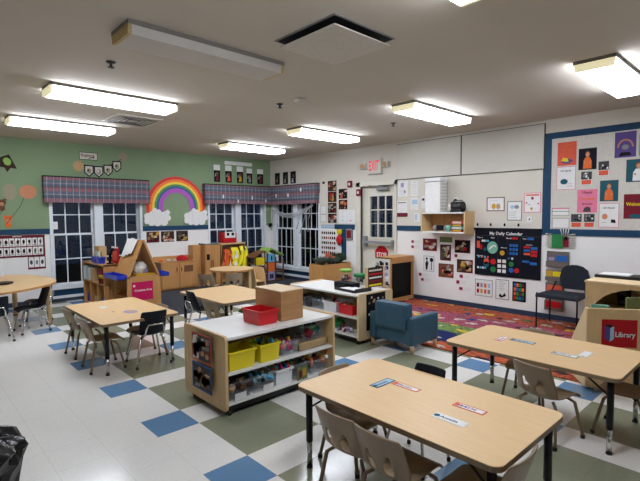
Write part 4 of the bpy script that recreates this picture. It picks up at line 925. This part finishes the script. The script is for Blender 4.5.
# ================================================================ SECOND SHELF
S2 = shelf_unit('toy_shelf', 'second low open shelf with white top beside the teal armchair', 1.22, .62, .575, .315, .10, (4.855, -2.585, 0), 0, 'birch_pale')
s = Sheet('G', -2.76, -2.42, .15, .57, d=5.467, base='c_black')
random.seed(5)
for i in range(22): s.oval(random.uniform(.12,.88), random.uniform(.1,.93), .05, .035, random.choice(['c_white','c_offwhite','c_gray','c_tan']), n=8)
s.put('photo_poster', 'black poster with white shapes on the end of the second shelf', 'poster')
M2, L2 = .317, .102
for x, w, m_, lb in ((4.40, .17, 'bin_clear_dark', 'dark bin at the left end of the second shelf'), (4.72, .19, 'bin_clear', 'clear bin of white pieces in the second shelf'), (4.95, .22, 'bin_white', 'pale bin of tan toys in the second shelf')):
    bin_('storage_bin', lb, (x, -2.72, M2), w, .26, .115, m_, gp='plastic bins')
bin_('storage_bin', 'red bin at the right end of the second shelf', (5.22, -2.72, M2), .22, .26, .115, 'bin_red', gp='plastic bins')
toys(6, 4.40, -2.76, M2+.08, .07, .05, ['c_dgray','c_gold','c_black','c_brown'], 'plastic_toy', 'dark toy pieces in the left bin of the second shelf')
toys(6, 4.72, -2.76, M2+.08, .06, .06, ['c_white','c_lblue','c_coral'], 'plastic_toy', 'white toy pieces in the clear bin of the second shelf')
toys(7, 4.95, -2.76, M2+.11, .07, .06, ['c_navy','c_tan','c_coral'], 'plastic_toy', 'tan and navy toy pieces in the pale bin of the second shelf')
toys(7, 5.22, -2.76, M2+.11, .07, .06, ['c_tan','c_white','c_brown'], 'wooden_block', 'tan blocks heaped in the red bin of the second shelf', 'blk', .026)
one(B('c_dgray').box(-.05, .05, -.07, .07, 0, .08, bev=.01).box(-.05, .05, -.04, .04, .08, .12, bev=.01), 'toy_vehicle', 'dark grey toy truck in the second shelf between bins', 'toy', (4.56, -2.78, M2))
t = one(B('c_green').ball((0,0,.06), .075, 'c_green', 2, (1.1,1,.8), .08), 'stuffed_toy', 'green stuffed toy on the lower level of the second shelf', 'toy', (5.0, -2.74, L2))
toys(12, 5.19, -2.78, L2+.025, .12, .06, ['c_tan','c_lavender','c_dred','c_white','c_lgreen'], 'plastic_toy', 'mixed small pieces on the lower level of the second shelf', r=.025)
bin_('storage_bin', 'clear low bin on the bottom of the second shelf', (4.6, -2.72, L2), .3, .26, .1, 'bin_clear', gp='plastic bins')
Z2 = .577
t = thing('paper_tray', 'black paper tray on the second shelf top', 'tray', (5.16, -2.66, Z2), -.1)
B('black_plastic').box(-.19, .19, -.13, .13, 0, .006).box(-.19, .19, -.13, -.124, 0, .03).box(-.19, -.184, -.13, .13, 0, .045).box(.184, .19, -.13, .13, 0, .045).done('tray', t)
one(B('c_white').box(-.13, .13, -.1, .1, 0, .012), 'paper_stack', 'white papers lying in the black paper tray', 'paper', (5.15, -2.66, Z2+.0075), -.3)
for x, y, lid, lb in ((4.80, -2.40, 'c_lgreen', 'clear jar with lime green lid on the second shelf'), (5.02, -2.37, 'c_green', 'clear jar with dark green lid on the second shelf')):
    t = thing('craft_jar', lb, 'jar', (x, y, Z2), group='jars on the second shelf'); h_ = .17 if x < 4.9 else .125
    B('bin_clear').lathe([(.075, 0), (.085, .02), (.085, h_-.02), (.07, h_)], seg=18).done('jar', t); B(lid).lathe([(.08, h_), (.08, h_+.03), (.07, h_+.035)], seg=18).done('lid', t)
    toys(14, x, y, Z2+.09, .05, .05, ['c_hotpink','c_white','c_navy','c_coral','c_gray'], 'craft_piece', 'craft pieces inside the jar with the %s lid' % ('lime green' if x < 4.9 else 'dark green'), r=.02)
one(B('c_navy').box(-.16, .16, -.07, .07, 0, .06, bev=.005), 'storage_box', 'dark blue box in front of the jars on the second shelf', 'box', (4.93, -2.52, Z2))
t = thing('menu_stand', 'wooden framed stand with picture menu on the second shelf', 'display stand', (5.26, -2.36, Z2))
for s_ in (-1, 1): B('birch').box(-.012, .012, s_*.17, s_*.145, 0, .27).box(-.08, .08, s_*.17, s_*.144, 0, .02).done('frame_post', t)
b = B('c_dbrown'); b.box(.0, .006, -.145, .145, .02, .265)
for i in range(5): b.box(.006, .0075, -.12, .12, .035+.045*i, .055+.045*i, ['c_yellow','c_dred','c_white','c_red','c_offwhite'][i])
b.done('picture_menu', t)

# ================================================================ RUG
one(B('rug_pattern').box(-1.9, 2.6, -2.28, -.0, 0, .009), 'alphabet_rug', 'large multicolored animal rug along the white wall', 'rug', (5.85, -.06, 0.0005))
# ================================================================ BLACK-FRONTED CABINET
t = thing('chalkboard_cabinet', 'wooden cabinet with black open front beside the exit door', 'cabinet', (4.07, -.355, 0.0))
x0, x1, y0, y1 = -.21, .11, -.305, .335
b = B('honey_wood'); b.box(x0, x1, y0, y0+.025, .0, .76).done('side_panel', t); B('honey_wood').box(x0, x1, y1-.025, y1, .0, .76).done('side_panel', t)
B('honey_wood').box(x0, x1, y0, y1, .735, .765, bev=.003).done('top', t); B('honey_wood').box(x1-.02, x1, y0+.025, y1-.025, .66, .735).done('header', t); B('honey_wood').box(x0, x1, y0+.025, y1-.025, 0.01, .06).done('base', t)
B('c_black').box(x0, x0+.01, y0+.025, y1-.025, .06, .735).box(x1-.045, x1-.04, y0+.025, y1-.025, .06, .66).done('black_panel', t)
t = thing('photo_pouch', 'hanging sheet of black and white photos on the wooden cabinet side', 'photo display', (4.0, -.6625, .2))
b = B('c_offwhite').box(-.15, .165, -.012, -.001, 0, .54)
random.seed(9)
for i in range(34):
    x, z = random.uniform(-.115,.13), random.uniform(.04,.5); b.box(x-.03, x+.03, -.0125-.0002*i, -.0121, z-.03, z+.025, random.choice(['c_dgray','c_black','c_gray','c_white','c_lavender','c_navy']))
b.done('photo_sheet', t)
# ================================================================ PLANTER CABINET
t = thing('planter_cabinet', 'low wooden planter cabinet under the picture chart', 'cabinet', (2.55, -.49, 0))
x0, x1, y0, y1 = -.19, .2, -.38, .38
B('honey_wood').box(x0, x1, y0, y0+.02, 0, .545).box(x0, x1, y1-.02, y1, 0, .545).box(x0, x0+.02, y0+.02, y1-.02, 0, .545).box(x1-.02, x1, y0+.02, y1-.02, 0, .545).done('box_body', t)
B('honey_wood').box(x1, x1+.008, y0+.03, y1-.03, .05, .25).box(x1, x1+.008, y0+.03, y1-.03, .27, .50).done('panel', t)
B('c_dbrown').box(x0+.02, x1-.02, y0+.02, y1-.02, .46, .5).done('soil', t)
random.seed(3)
def plant(x, y, z, m, pot, n, h, label, tip=None):
    t = thing('potted_plant', label, 'plant', (x, y, z), group='plants in the wooden planter'); b = B(m)
    for i in range(n):
        a = random.uniform(0, 2*PI); r = random.uniform(.03, .2); hh_ = h*random.uniform(.5, 1); c_, s_ = math.cos(a), math.sin(a)
        p = Vector((c_*.01, s_*.01, 0)); q = Vector((c_*r, s_*r, hh_)); w = Vector((-s_, c_, 0))*.016; md_ = (p+q)/2+Vector((0,0,.02))
        b.face([p, md_-w, q, md_+w], m)
    b.done('leaves', t, recalc=False)
    if tip:
        for i in range(5): a = random.uniform(0, 2*PI); B(tip).ball((.07*math.cos(a), .07*math.sin(a), h*.8), .022, sub=1).done('blossom', t)
plant(2.53, -.70, .5, 'foliage_gray', None, 220, .2, 'grey green leafy plant at the left of the wooden planter')
plant(2.60, -.50, .5, 'foliage_gray', None, 160, .2, 'green plant with coral blossoms in the wooden planter', 'c_coral')
plant(2.56, -.29, .5, 'foliage', None, 200, .26, 'dark green bushy plant at the door side of the wooden planter', 'c_dred')

# ================================================================ WALL SHELF, PURIFIER, BOOMBOX
t = thing('wall_shelf', 'birch wall mounted cubby shelf with grey inner ledges', 'shelf', (4.915, -.0, 1.185))
x0, x1 = -.398, .398
B('birch').box(x0, x0+.02, -.3, 0, 0, .34, bev=.003).done('side_panel', t); B('birch').prism([(-.3,.0),(-.3,.34),(-.0,.345),(-.0,-.03)], x1-.02, x1, 'x').done('side_panel', t)
B('white_lam').box(x0+.02, x1-.02, -.3, 0, .31, .33).done('top', t); B('white_lam').box(x0+.02, x1-.02, -.3, 0, .0, .02).done('bottom', t); B('honey_wood').box(x0+.02, x1-.02, -.012, 0, .02, .31).done('back_panel', t)
t = thing('air_purifier', 'tall white air purifier on the wall shelf', 'appliance', (4.72, -.17, 1.517))
B('c_white').box(-.14, .14, -.11, .11, 0, .53, bev=.012).box(-.145, .145, -.115, .115, .5, .56, bev=.012).done('body', t)
b = B('c_offwhite')
for i in range(9): b.box(.1405, .142, -.09, .09, .04+.05*i, .07+.05*i)
b.done('side_grille', t); B('c_dgray').box(-.142, .142, -.117, .0, .493, .499).done('seam', t)
t = thing('boombox', 'black rounded boombox with a silver speaker on the wall shelf', 'radio', (5.12, -.16, 1.517))
B('black_plastic').tube([(-.11, 0, .085), (.09, 0, .085)], [.08, .08], seg=18).box(-.11, .09, -.07, .07, 0, .06, bev=.01).done('body', t)
B('c_offwhite').ball((-.115, -.06, .08), .05, sc=(.8, .5, 1.2)).done('speaker_cone', t); B('black_plastic').tube([(-.1, 0, .14), (-.08, 0, .185), (.06, 0, .185), (.08, 0, .14)], .008).done('handle', t)
t = thing('wall_plug', 'white wall plug and black cord between the purifier and the boombox', 'plug', (4.985, 0, 1.70)); B('c_white').box(-.035, .035, -.006, 0, -.05, .06).done('plate', t); B('c_black').box(-.015, .015, -.03, -.006, .0, .03).done('plug', t); B('c_black').tube([(0, -.03, .01), (-.05, -.05, -.05), (-.08, -.06, -.13), (-.05, -.08, -.175)], .004, seg=6).done('cord', t)
t = thing('toy_truck', 'grey and black toy with round ends inside the wall shelf', 'toy', (4.83, -.2, 1.206)); B('c_black').box(-.06, .06, -.04, .04, .02, .1, bev=.01).done('body', t)
for sx in (-1, 1): B('c_gray').ball((sx*.1, 0, .055), .045, sc=(1,.8,1.1)).done('round_end', t)
for k, (m_, lb) in enumerate((('c_dred', 'lowest game box stacked in the wall shelf'), ('c_lteal', 'teal game box in the wall shelf stack'), ('c_dgray', 'grey game box in the wall shelf stack'), ('c_coral', 'topmost coral game box in the wall shelf stack'))):
    one(B(m_).box(-.09, .09, -.1, .1, 0, .042, bev=.003).box(-.07, .07, -.1012, -.1001, .008, .034, 'c_offwhite' if k % 2 else 'c_gold'), 'game_box', lb, 'box', (5.16, -.17, 1.2055+.0425*k), group='game boxes in the wall shelf')
one(B('c_lteal').lathe([(.03, 0), (.035, .09), (.02, .1)], seg=14), 'small_cup', 'teal cup beside the game boxes in the wall shelf', 'cup', (4.985, -.22, 1.206))

# ================================================================ LIBRARY CORNER
t = thing('arch_bookcase', 'birch bookcase with arched opening behind the Library box', 'bookcase', (7.885, -1.46, 0.0096))
w, d, h = .465, .26, .82
P = [(-w, .0), (-w+.12, .0), (-w+.12, .45)]+[(-.0-.51*math.cos(PI*i/14), .45+.32*math.sin(PI*i/14)) for i in range(0, 15)]+[(w-.12, 0), (w, 0), (w, h-.02), (-w, h-.02)]
# arched front face built from columns
b = B('birch'); xs = [-w, -w+.06]+[-.405*math.cos(PI*i/14) for i in range(1, 14)]+[w-.06, w]
def zarch(x): return .5+.27*math.sqrt(max(0, 1-(x/.405)**2))
for a, c in zip(xs, xs[1:]):
    za, zc = (0, 0) if (c <= -.404 or a >= .404) else (zarch(a), zarch(c)); b.prism([(a, za), (c, zc), (c, h-.02), (a, h-.02)], -d, -d+.02, 'y')
b.done('arched_front', t)
for s_ in (-1, 1): B('birch').box(s_*w, s_*(w-.02), -d+.02, d, 0, h-.02).done('side_panel', t)
B('birch_pale').box(-w-.01, w+.01, -d-.005, d+.005, h-.02, h, bev=.003).done('top', t); B('birch').box(-w+.02, w-.02, d-.012, d, 0, h-.02).done('back_panel', t); B('birch').box(-w+.02, w-.02, -d+.02, d-.012, .52, .54).done('shelf', t)
t = thing('ring_binder', 'long black binder with white papers on the arch bookcase', 'binder', (7.61, -1.30, h+.0097)); B('black_plastic').box(-.2, .22, -.12, .12, 0.0, .03, bev=.006).done('cover', t); B('c_white').box(-.17, .1, -.10, .11, .0301, .038).done('page_stack', t)
one(B('c_tan').box(-.15, .15, -.05, .06, 0, .022, bev=.004), 'folder', 'tan folder behind the black binder on the arch bookcase', 'folder', (7.93, -1.26, h+.0106), .1)
for z_, h_, w_, lb in ((.5505, .08, .05, 'lower black box on the shelf inside the arch bookcase'), (.6315, .085, .055, 'upper black box stacked inside the arch bookcase')):
    one(B('c_black').box(-w_, w_, -.04, .04, 0, h_, bev=.006).box(-w_*.6, w_*.6, -.042, -.0401, h_*.3, h_*.7, 'c_dgray'), 'storage_box', lb, 'box', (7.65, -1.30, z_), group='black boxes in the arch bookcase')
t = thing('library_box', 'birch book browser box with a red Library sign', 'bookcase', (7.66, -2.47, 0.0), math.radians(36))
b = B('birch'); hb, L_ = .695, .80
B('birch').box(0, L_, 0, .022, .02, hb, bev=.004).done('front_panel', t)
for x in (0, L_-.022): B('birch_pale').prism([(.022, .02), (.34, .02), (.34, .36), (.05, hb), (.022, hb)], x, x+.022, 'x').done('side_panel', t)
B('birch').box(.022, L_-.022, .022, .33, .02, .04).done('bottom_panel', t); B('birch').box(.022, L_-.022, .06, .075, .04, .5).done('divider', t)
b = B('c_dred'); b.box(.113, .38, -.004, -.0005, .375, .607, 'c_red'); b.prism([(.135,.45),(.175,.42),(.175,.535),(.135,.555)], -.008, -.0041, 'y', 'c_purple'); b.prism([(.175,.42),(.205,.445),(.205,.55),(.175,.535)], -.008, -.0041, 'y', 'c_lblue'); b.prism([(.135,.557),(.175,.537),(.205,.552),(.165,.57)], -.008, -.0041, 'y', 'c_dbrown'); b.text('Library', .06, (.215, -.0085, .485), (1,0,0), (0,0,1), 'c_white', .15)
sg = b.done('library_sign', t)
tb = Matrix.Translation((7.66,-2.47,0)) @ Matrix.Rotation(math.radians(36), 4, 'Z')
for x, y, m_, a, lb in ((.10, .10, 'c_lteal', .25, 'teal book leaning at the left of the Library box'), (.55, .14, 'c_olive', 0, 'wide olive green book standing in the Library box')):
    p = tb @ Vector((x, y, .041)); o = one(B(m_).box(-.12, .12, -.012, .012, 0, .71, bev=.002) if 0 else B(m_).box(-.07 if x < .3 else -.2, .07 if x < .3 else .2, -.012, .012, 0, .67 if x < .3 else .73, bev=.002), 'picture_book', lb, 'book', p, math.radians(36))
    if x < .3: o.rotation_euler = (0, .05, math.radians(36))

# ================================================================ TOY KITCHEN (green wall)
t = thing('toy_kitchen', 'wooden toy sink and stove cabinet under the rainbow', 'toy kitchen', (.2, -2.565, 0))
x0, x1, y0, y1 = -.19, .17, -.38, .38
B('honey_wood').box(x0, x1, y0, y1, .035, .565).done('body', t); B('honey_dark').box(x0, x1-.02, y0, y1, 0, .035).done('base', t); B('honey_wood').box(x0, x1+.01, y0-.005, y1+.005, .565, .58, bev=.003).done('worktop', t); B('honey_wood').box(x0, x0+.02, y0, y1, .58, .67, bev=.003).done('backsplash', t)
for k, (a, c) in enumerate(((y0+.02, -.005), (.005, y1-.02))):
    dr = B('honey_wood').box(x1, x1+.014, a, c, .06, .545, bev=.004).done('door', t); B('honey_dark').box(x1+.0142, x1+.03, (c-.06) if k == 0 else (a+.03), (c-.045) if k == 0 else (a+.045), .38, .46, bev=.003).done('handle', dr)
    if k: B('honey_dark').box(x1+.0142, x1+.0155, a+.09, c-.07, .36, .49).done('oven_window', dr)
b = B('honey_dark')
for i in range(5): b.tube([(x1-.02, .04+.06*i, .581), (x1-.02, .04+.06*i, .60)], .012, seg=10)
b.done('knob', t)
B('honey_dark').box(x0, x1+.001, y0-.006, y0, .03, .57).box(x1, x1+.003, -.004, .004, .04, .56).done('edge_strip', t)
for x, y, m_, r, lb in ((.22, -2.87, 'c_orange', .035, 'orange toy food on the toy kitchen counter'), (.22, -2.72, 'c_offwhite', .04, 'cream toy dish on the left of the toy kitchen counter'), (.24, -2.60, 'c_offwhite', .035, 'cream toy dish beside the red bowl')):
    one(B(m_).ball((0,0,r*.6), r, sc=(1,1.3,.6)), 'toy_food', lb, 'toy', (x, y, .581))
one(B('c_red').lathe([(.13, 0), (.135, .01), (.11, .06), (.06, .10), (.02, .11)], seg=20), 'toy_bowl', 'upturned red bowl on the toy kitchen counter', 'bowl', (.20, -2.42, .581))
t = thing('toy_cupboard', 'plain wooden side cupboard between toy stove and toy refrigerator', 'toy kitchen', (.12, -2.085, 0)); B('honey_wood').box(-.11, .08, -.09, .09, 0, .87, bev=.003).done('body', t)
t = thing('toy_refrigerator', 'wooden toy refrigerator with two doors and black dispenser', 'toy kitchen', (.2, -1.81, 0))
x0, x1, y0, y1 = -.19, .165, -.18, .18
B('honey_wood').box(x0, x1, y0, y1, .0, .865, bev=.003).done('body', t)
for k, (a, c) in enumerate(((y0+.012, -.03), (-.024, y1-.012))):
    dr = B('honey_wood').box(x1, x1+.014, a, c, .05, .85, bev=.003).done('door', t); B('honey_dark').box(x1+.0142, x1+.032, (c-.03) if k == 0 else (a+.015), (c-.015) if k == 0 else (a+.03), .4, .55, bev=.003).done('handle', dr)
    if not k: B('c_black').box(x1+.0142, x1+.02, a+.02, a+.09, .56, .68).done('dispenser', dr)
one(B('c_gray').box(-.13, .15, -.16, .16, 0, .012).box(-.13, .15, -.16, -.15, 0, .035).box(-.13, .15, .15, .16, 0, .035).box(.14, .15, -.16, .16, 0, .035), 'gray_tray', 'grey plastic tray on top of the toy refrigerator', 'tray', (.19, -1.81, .866))
t = thing('costume_rack', 'wooden dress up rack with costumes under a small top shelf', 'clothes rack', (.22, -1.29, 0))
x0, x1, y0, y1 = -.2, .12, -.3, .3
B('honey_wood').box(x0, x1, y0, y0+.02, 0, .86).done('side_panel', t); B('honey_wood').box(x0, x1, y1-.02, y1, 0, .86).done('side_panel', t); B('birch').box(x0, x1+.01, y0-.01, y1+.01, .86, .89, bev=.003).done('top', t); B('honey_wood').box(x0, x0+.015, y0+.02, y1-.02, .05, .86).done('back_panel', t); B('honey_wood').box(x0+.015, x1, y0+.02, y1-.02, .05, .07).done('shelf', t); B('chrome').tube([(.05, y0+.02, .80), (.05, y1-.02, .80)], .009).done('rod', t)
random.seed(17)
def costume(y, w_, z1, z0, m1, m2, lb):
    t = thing('dress_up_costume', lb, 'costume', (.40, y, z0), group='costumes on the wooden rack'); n = 10; b = B(m1); L_ = z1-z0
    P = []
    for j in range(6):
        z = L_*(1-j/5); ww = w_*(.7+.5*j/5); P.append([(.02*math.sin(i*1.7+j)+(.05 if 0 < j else 0), -ww/2+ww*i/n, z+.012*math.sin(i*2.3)) for i in range(n+1)])
    for j in range(5):
        for i in range(n): b.face([P[j][i], P[j][i+1], P[j+1][i+1], P[j+1][i]], random.choice([m1, m1, m1, m2]), True)
    b.done('garment', t, recalc=False); B('c_black').tube([(0, -w_*.3, L_), (-.02, 0, L_+.04), (0, w_*.3, L_)], .005, seg=5).done('hanger', t)
costume(-1.50, .22, .76, .42, 'c_orange', 'c_red', 'orange and red costume at the left of the rack')
costume(-1.30, .26, .79, .40, 'costume_yellow', 'c_white', 'yellow and white costume in the middle of the rack')
costume(-1.07, .3, .81, .34, 'costume_yellow', 'c_dgray', 'bright yellow costume at the right of the rack')
t = thing('red_toy_bin', 'red toy box with white front and two black dots on the rack', 'toy', (.22, -1.35, .891)); B('c_red').box(-.1, .1, -.17, .17, 0, .22, bev=.02).done('body', t); B('c_white').box(.101, .112, -.13, .13, .11, .24, bev=.01).done('face_plate', t)
for s_ in (-1, 1): B('c_black').ball((.115, s_*.06, .19), .035, sc=(.3,1,1)).done('dot', t)
# ================================================================ DOLL HOUSE
t = thing('doll_house', 'tall open doll house with yellow, blue, orange and lavender rooms', 'toy house', (.66, -.61, 0.006))
fr_ = 'c_brown'
def post(x, y, z1): B(fr_).box(x-.012, x+.012, y-.012, y+.012, 0, z1).done('post', t)
for y, z in ((-.42,.58),(-.17,.68),(-.10,.68),(.10,.68),(.34,.52)):
    for x in (-.14, .14): post(x, y, z)
for z in (.03, .22, .42): B(fr_).box(-.15, .15, -.43, .35, z-.01, z+.005).done('floor_board', t)
def room(y0, y1, z0, z1, m_): B(m_).box(.10, .152, y0, y1, z0, z1, bev=.003).done('room_front', t, label=m_.split('_')[1]+' room front')
room(-.42, -.19, .40, .56, 'c_yellow'); room(-.42, -.2, .2, .38, 'c_dred'); room(-.10, .10, .44, .62, 'c_sky'); room(-.10, .10, .24, .43, 'c_orange'); room(-.10, .10, .04, .23, 'c_lavender')
B('c_black').box(.153, .156, -.01, .02, .48, .58).done('window_cutout', t); B('c_black').box(.153, .156, -.05, .05, .08, .175).box(.156, .157, -.003, .003, .08, .175, 'c_lavender').box(.156, .157, -.05, .05, .125, .13, 'c_lavender').done('window_cutout', t)
B('c_lgreen').prism([(-.14,.66),(-.02,.76),(.01,.76),(-.12,.64)], -.17, .18, 'x').prism([(-.02,.76),(.33,.60),(.33,.57),(-.02,.73)], -.17, .18, 'x').done('roof', t, label='green pitched roof'); B(fr_).prism([(-.46,.57),(-.3,.66),(-.14,.70),(-.14,.685),(-.3,.645),(-.46,.55)], -.16, .16, 'x').done('roof', t, label='brown roof')

# ================================================================ WOODEN SEAT PANEL near round table
t = thing('wooden_cube_chair', 'light wooden panel sided seat right of the round table', 'chair', (1.62, -1.62, 0.006), .25)
B('birch').prism([(-.16,0),(.16,0),(.14,.30),(.1,.46),(-.12,.48),(-.14,.30)], -.15, -.13, 'y').done('side_panel', t); B('birch').prism([(-.16,0),(.16,0),(.14,.30),(.1,.46),(-.12,.48),(-.14,.30)], .13, .15, 'y').done('side_panel', t); B('birch').box(-.13, .13, -.13, .13, .2, .22).done('seat', t); B('birch').box(-.14, -.12, -.13, .13, .22, .46).done('backrest', t)

# ================================================================ LEFT CUBBY SHELF
t = thing('cubby_shelf', 'brown cubby shelf in front of the left window', 'shelf', (.965, -4.20, 0.0))
x0, x1, y0, y1 = -.535, .525, -.15, .15
for k, (zz, th_) in enumerate(((.73, .02), (.43, .018), (.05, .02))): B('honey_wood').box(x0, x1, y0, y1, zz-th_, zz).done('shelf', t)
B('honey_wood').box(x0, x0+.02, y0, y1, 0.006, .73).done('side_panel', t); B('honey_wood').box(x1-.02, x1, y0, y1, 0.006, .73).done('side_panel', t); B('honey_wood').box(x0, x1, y1-.01, y1, .05, .72).done('back_panel', t)
for x in (-.18, .17): B('honey_wood').box(x-.009, x+.009, y0, y1-.01, .05, .412).done('divider', t)
one(B('c_tan').box(-.13, .13, -.06, .06, 0, .25, bev=.004), 'cardboard_box', 'tan cardboard box at the left on the cubby shelf', 'box', (.66, -4.13, .731))
for x, lb in ((.92, 'blue caddy full of brushes on the cubby shelf'), (1.13, 'blue caddy beside the brush caddy on the cubby shelf')):
    bin_('supply_caddy', lb, (x, -4.28, .731), .17, .1, .1, 'bin_blue', gp='blue caddies')
    for i in range(6):
        q = random.choice(['c_white','c_lteal','c_green','c_offwhite','c_tan']); one(B(q).tube([(0,0,0), (random.uniform(-.03,.03), random.uniform(-.02,.02), .17)], .006, seg=6).ball((0,0,.17), .013, sub=1), 'paint_brush', 'brushes and markers standing in the %s blue caddy' % ('first' if x < 1 else 'second'), 'brush', (x-.05+.02*i, -4.28, .738), group='brushes in the %s caddy' % ('first' if x < 1 else 'second'))
o = one(B('c_red').box(-.14, .14, -.01, .01, 0, .27, bev=.003).box(-.10, .10, -.0115, -.0101, .05, .2, 'c_coral').box(-.14, .14, -.012, -.0101, .245, .27, 'c_white'), 'picture_book', 'large red book standing on the cubby shelf', 'book', (1.30, -4.10, .731), 0)
one(B('c_black').tube([(0,0,.02), (.02,0,.14), (.1,0,.22), (.16,0,.24)], .022, seg=8).lathe([(.05, 0), (.05, .02)], seg=12), 'hand_puppet', 'black curved puppet in front of the red book', 'toy', (1.33, -4.2, .731))
for k, (x, w_, m_, h_, lb) in enumerate(((.50, .07, 'c_white', .21, 'white book standing at the left of the cubby shelf'), (.60, .06, 'c_lblue', .23, 'pale blue book beside the white book in the cubby shelf'), (.71, .07, 'c_offwhite', .20, 'cream book third from left in the cubby shelf'), (.92, .06, 'c_tan', .22, 'tan book left of the red tin in the cubby shelf'))):
    one(B(m_).box(-w_/2, w_/2, -.1, .1, 0, h_, bev=.002), 'shelved_book', lb, 'book', (x, -4.25, .431), group='books in the cubby shelf')
t = thing('paint_tin', 'dark red tin with yellow label in the cubby shelf', 'tin', (1.30, -4.27, .431)); B('c_dred').lathe([(.095, 0), (.095, .2), (.09, .205)], seg=18).done('can', t); B('c_gold').lathe([(.096, .08), (.096, .14)], seg=18).done('label_band', t)
for x, m_, lb in ((.60, 'bin_blue', 'blue toy in the left lower cubby'), (.96, 'c_tan', 'tan toy in the middle lower cubby'), (1.30, 'c_blue', 'blue and white toy in the right lower cubby')):
    one(B(m_).box(-.06, .06, -.08, .08, 0, .13, bev=.012).ball((0, -.02, .15), .045, 'c_white' if x > 1 else m_, 1), 'cubby_toy', lb, 'toy', (x, -4.24, .051))
# ================================================================ ART EASEL
t = thing('art_easel', 'wooden double sided easel with a pink Creative Arts sign', 'easel', (1.80, -3.965, 0.006))
xa, xb, ya, yb = -.295, .295, -.255, .255
B('honey_wood').prism(rrect(ya, yb, .05, .585, .03), xb-.02, xb, 'x').done('end_panel', t); B('honey_wood').prism(rrect(ya, yb, .05, .585, .03), xa, xa+.02, 'x').done('end_panel', t)
B('honey_wood').box(xa+.02, xb-.02, ya+.02, yb-.02, .04, .06).box(xa+.02, xb-.02, ya+.02, yb-.02, .24, .255).done('shelf', t); B('honey_wood').box(xa+.02, xb-.02, -.01, .01, .06, .48).done('divider', t)
for k_, (cx_, cy_) in enumerate(((-.26,-.22),(-.26,.22),(.26,-.22),(.26,.22))): B('black_plastic').lathe([(.02, 0), (.02, .05)], c=(cx_, cy_, 0), seg=10).done('caster', t)
for s_ in (-1, 1):
    B('honey_wood').prism([(s_*.24, .56), (s_*.22, .56), (-s_*.0, 1.11), (s_*.015, 1.12)], xa, xb-.03, 'x').done('easel_board', t)
    B('honey_wood').prism([(s_*.25, .56), (s_*.22, .56), (-s_*.005, 1.12), (s_*.02, 1.13)], xb-.03, xb, 'x').done('frame_rail', t)
    tr = B('bin_blue').box(xa, xb, s_*.257, s_*.39, .55, .56).box(xa, xb, s_*.385, s_*.395, .55, .61).box(xa, xa+.01, s_*.257, s_*.39, .55, .61).box(xb-.01, xb, s_*.257, s_*.39, .55, .61).box(xa, xb, s_*.257, s_*.264, .55, .62).done('paint_tray', t)
b = B('c_hotpink').box(xb+.0005, xb+.004, -.19, .13, .22, .50); b.text('Creative Arts', .045, (xb+.0055, -.15, .375), (0,1,0), (0,0,1), 'c_white', .26).box(xb+.004, xb+.0055, -.17, -.14, .43, .46, 'c_white'); b.done('pink_sign', t)
for k_ in range(3): B('c_white').prism([(-.136, .86+.03*k_), (-.143, .86+.03*k_), (-.034+.006*(k_ % 2), 1.13+.012*(k_ % 2)), (-.026+.006*(k_ % 2), 1.13+.012*(k_ % 2))], xa+.06+.14*k_, xa+.19+.14*k_, 'x').done('drawing_paper', t)
t = thing('paper_heap', 'crumpled white and blue patterned cloth inside the easel', 'cloth', (1.90, -3.965, .592)); b = B('c_white'); b.ball((0, 0, .1), .11, sc=(1, 1.05, .95), sub=3, jit=.1); b.ball((.02, .06, .05), .08, 'c_lavender', 2, (1,1,.8), .1); b.done('cloth', t)
t = one(B('c_gold').box(-.1, .1, -.15, .15, 0, .025, bev=.006), 'yellow_tray', 'yellow tray on top of the easel base', 'tray', (1.98, -3.93, .592))
# ================================================================ TRASH
t = thing('trash_bag', 'black plastic bag bulging over the bin at the lower left corner', 'trash bag', (6.455, -6.545, 0)); t.scale = (1, 1, .96)
random.seed(2)
b = B('trash_bag'); seg = 36; prof = [(.2, 0), (.215, .15), (.22, .3), (.235, .42), (.26, .47), (.25, .52), (.20, .55), (.15, .56), (.12, .5), (.02, .45)]
rings = []
for j, (r, z) in enumerate(prof):
    rings.append([b.bm.verts.new(((r+(.016*math.sin(i*2.1+j*.9)+.010*math.sin(i*4.3+j*1.7))*(1 if j > 0 else .3))*math.cos(2*PI*i/seg), (r+.016*math.sin(i*2.1+j*.9)+.01*math.cos(i*3.7+j))*math.sin(2*PI*i/seg), z+.012*math.sin(i*1.3+j))) for i in range(seg)])
rings[0] = rings[0]
for q, w_ in zip(rings, rings[1:]):
    for j in range(seg): f = b.bm.faces.new((q[j], q[(j+1) % seg], w_[(j+1) % seg], w_[j])); f.material_index = b.mi(None); f.smooth = False
for v in rings[0]: v.co.z = .001
b.bm.faces.new(rings[-1]); b.done('bag', t)
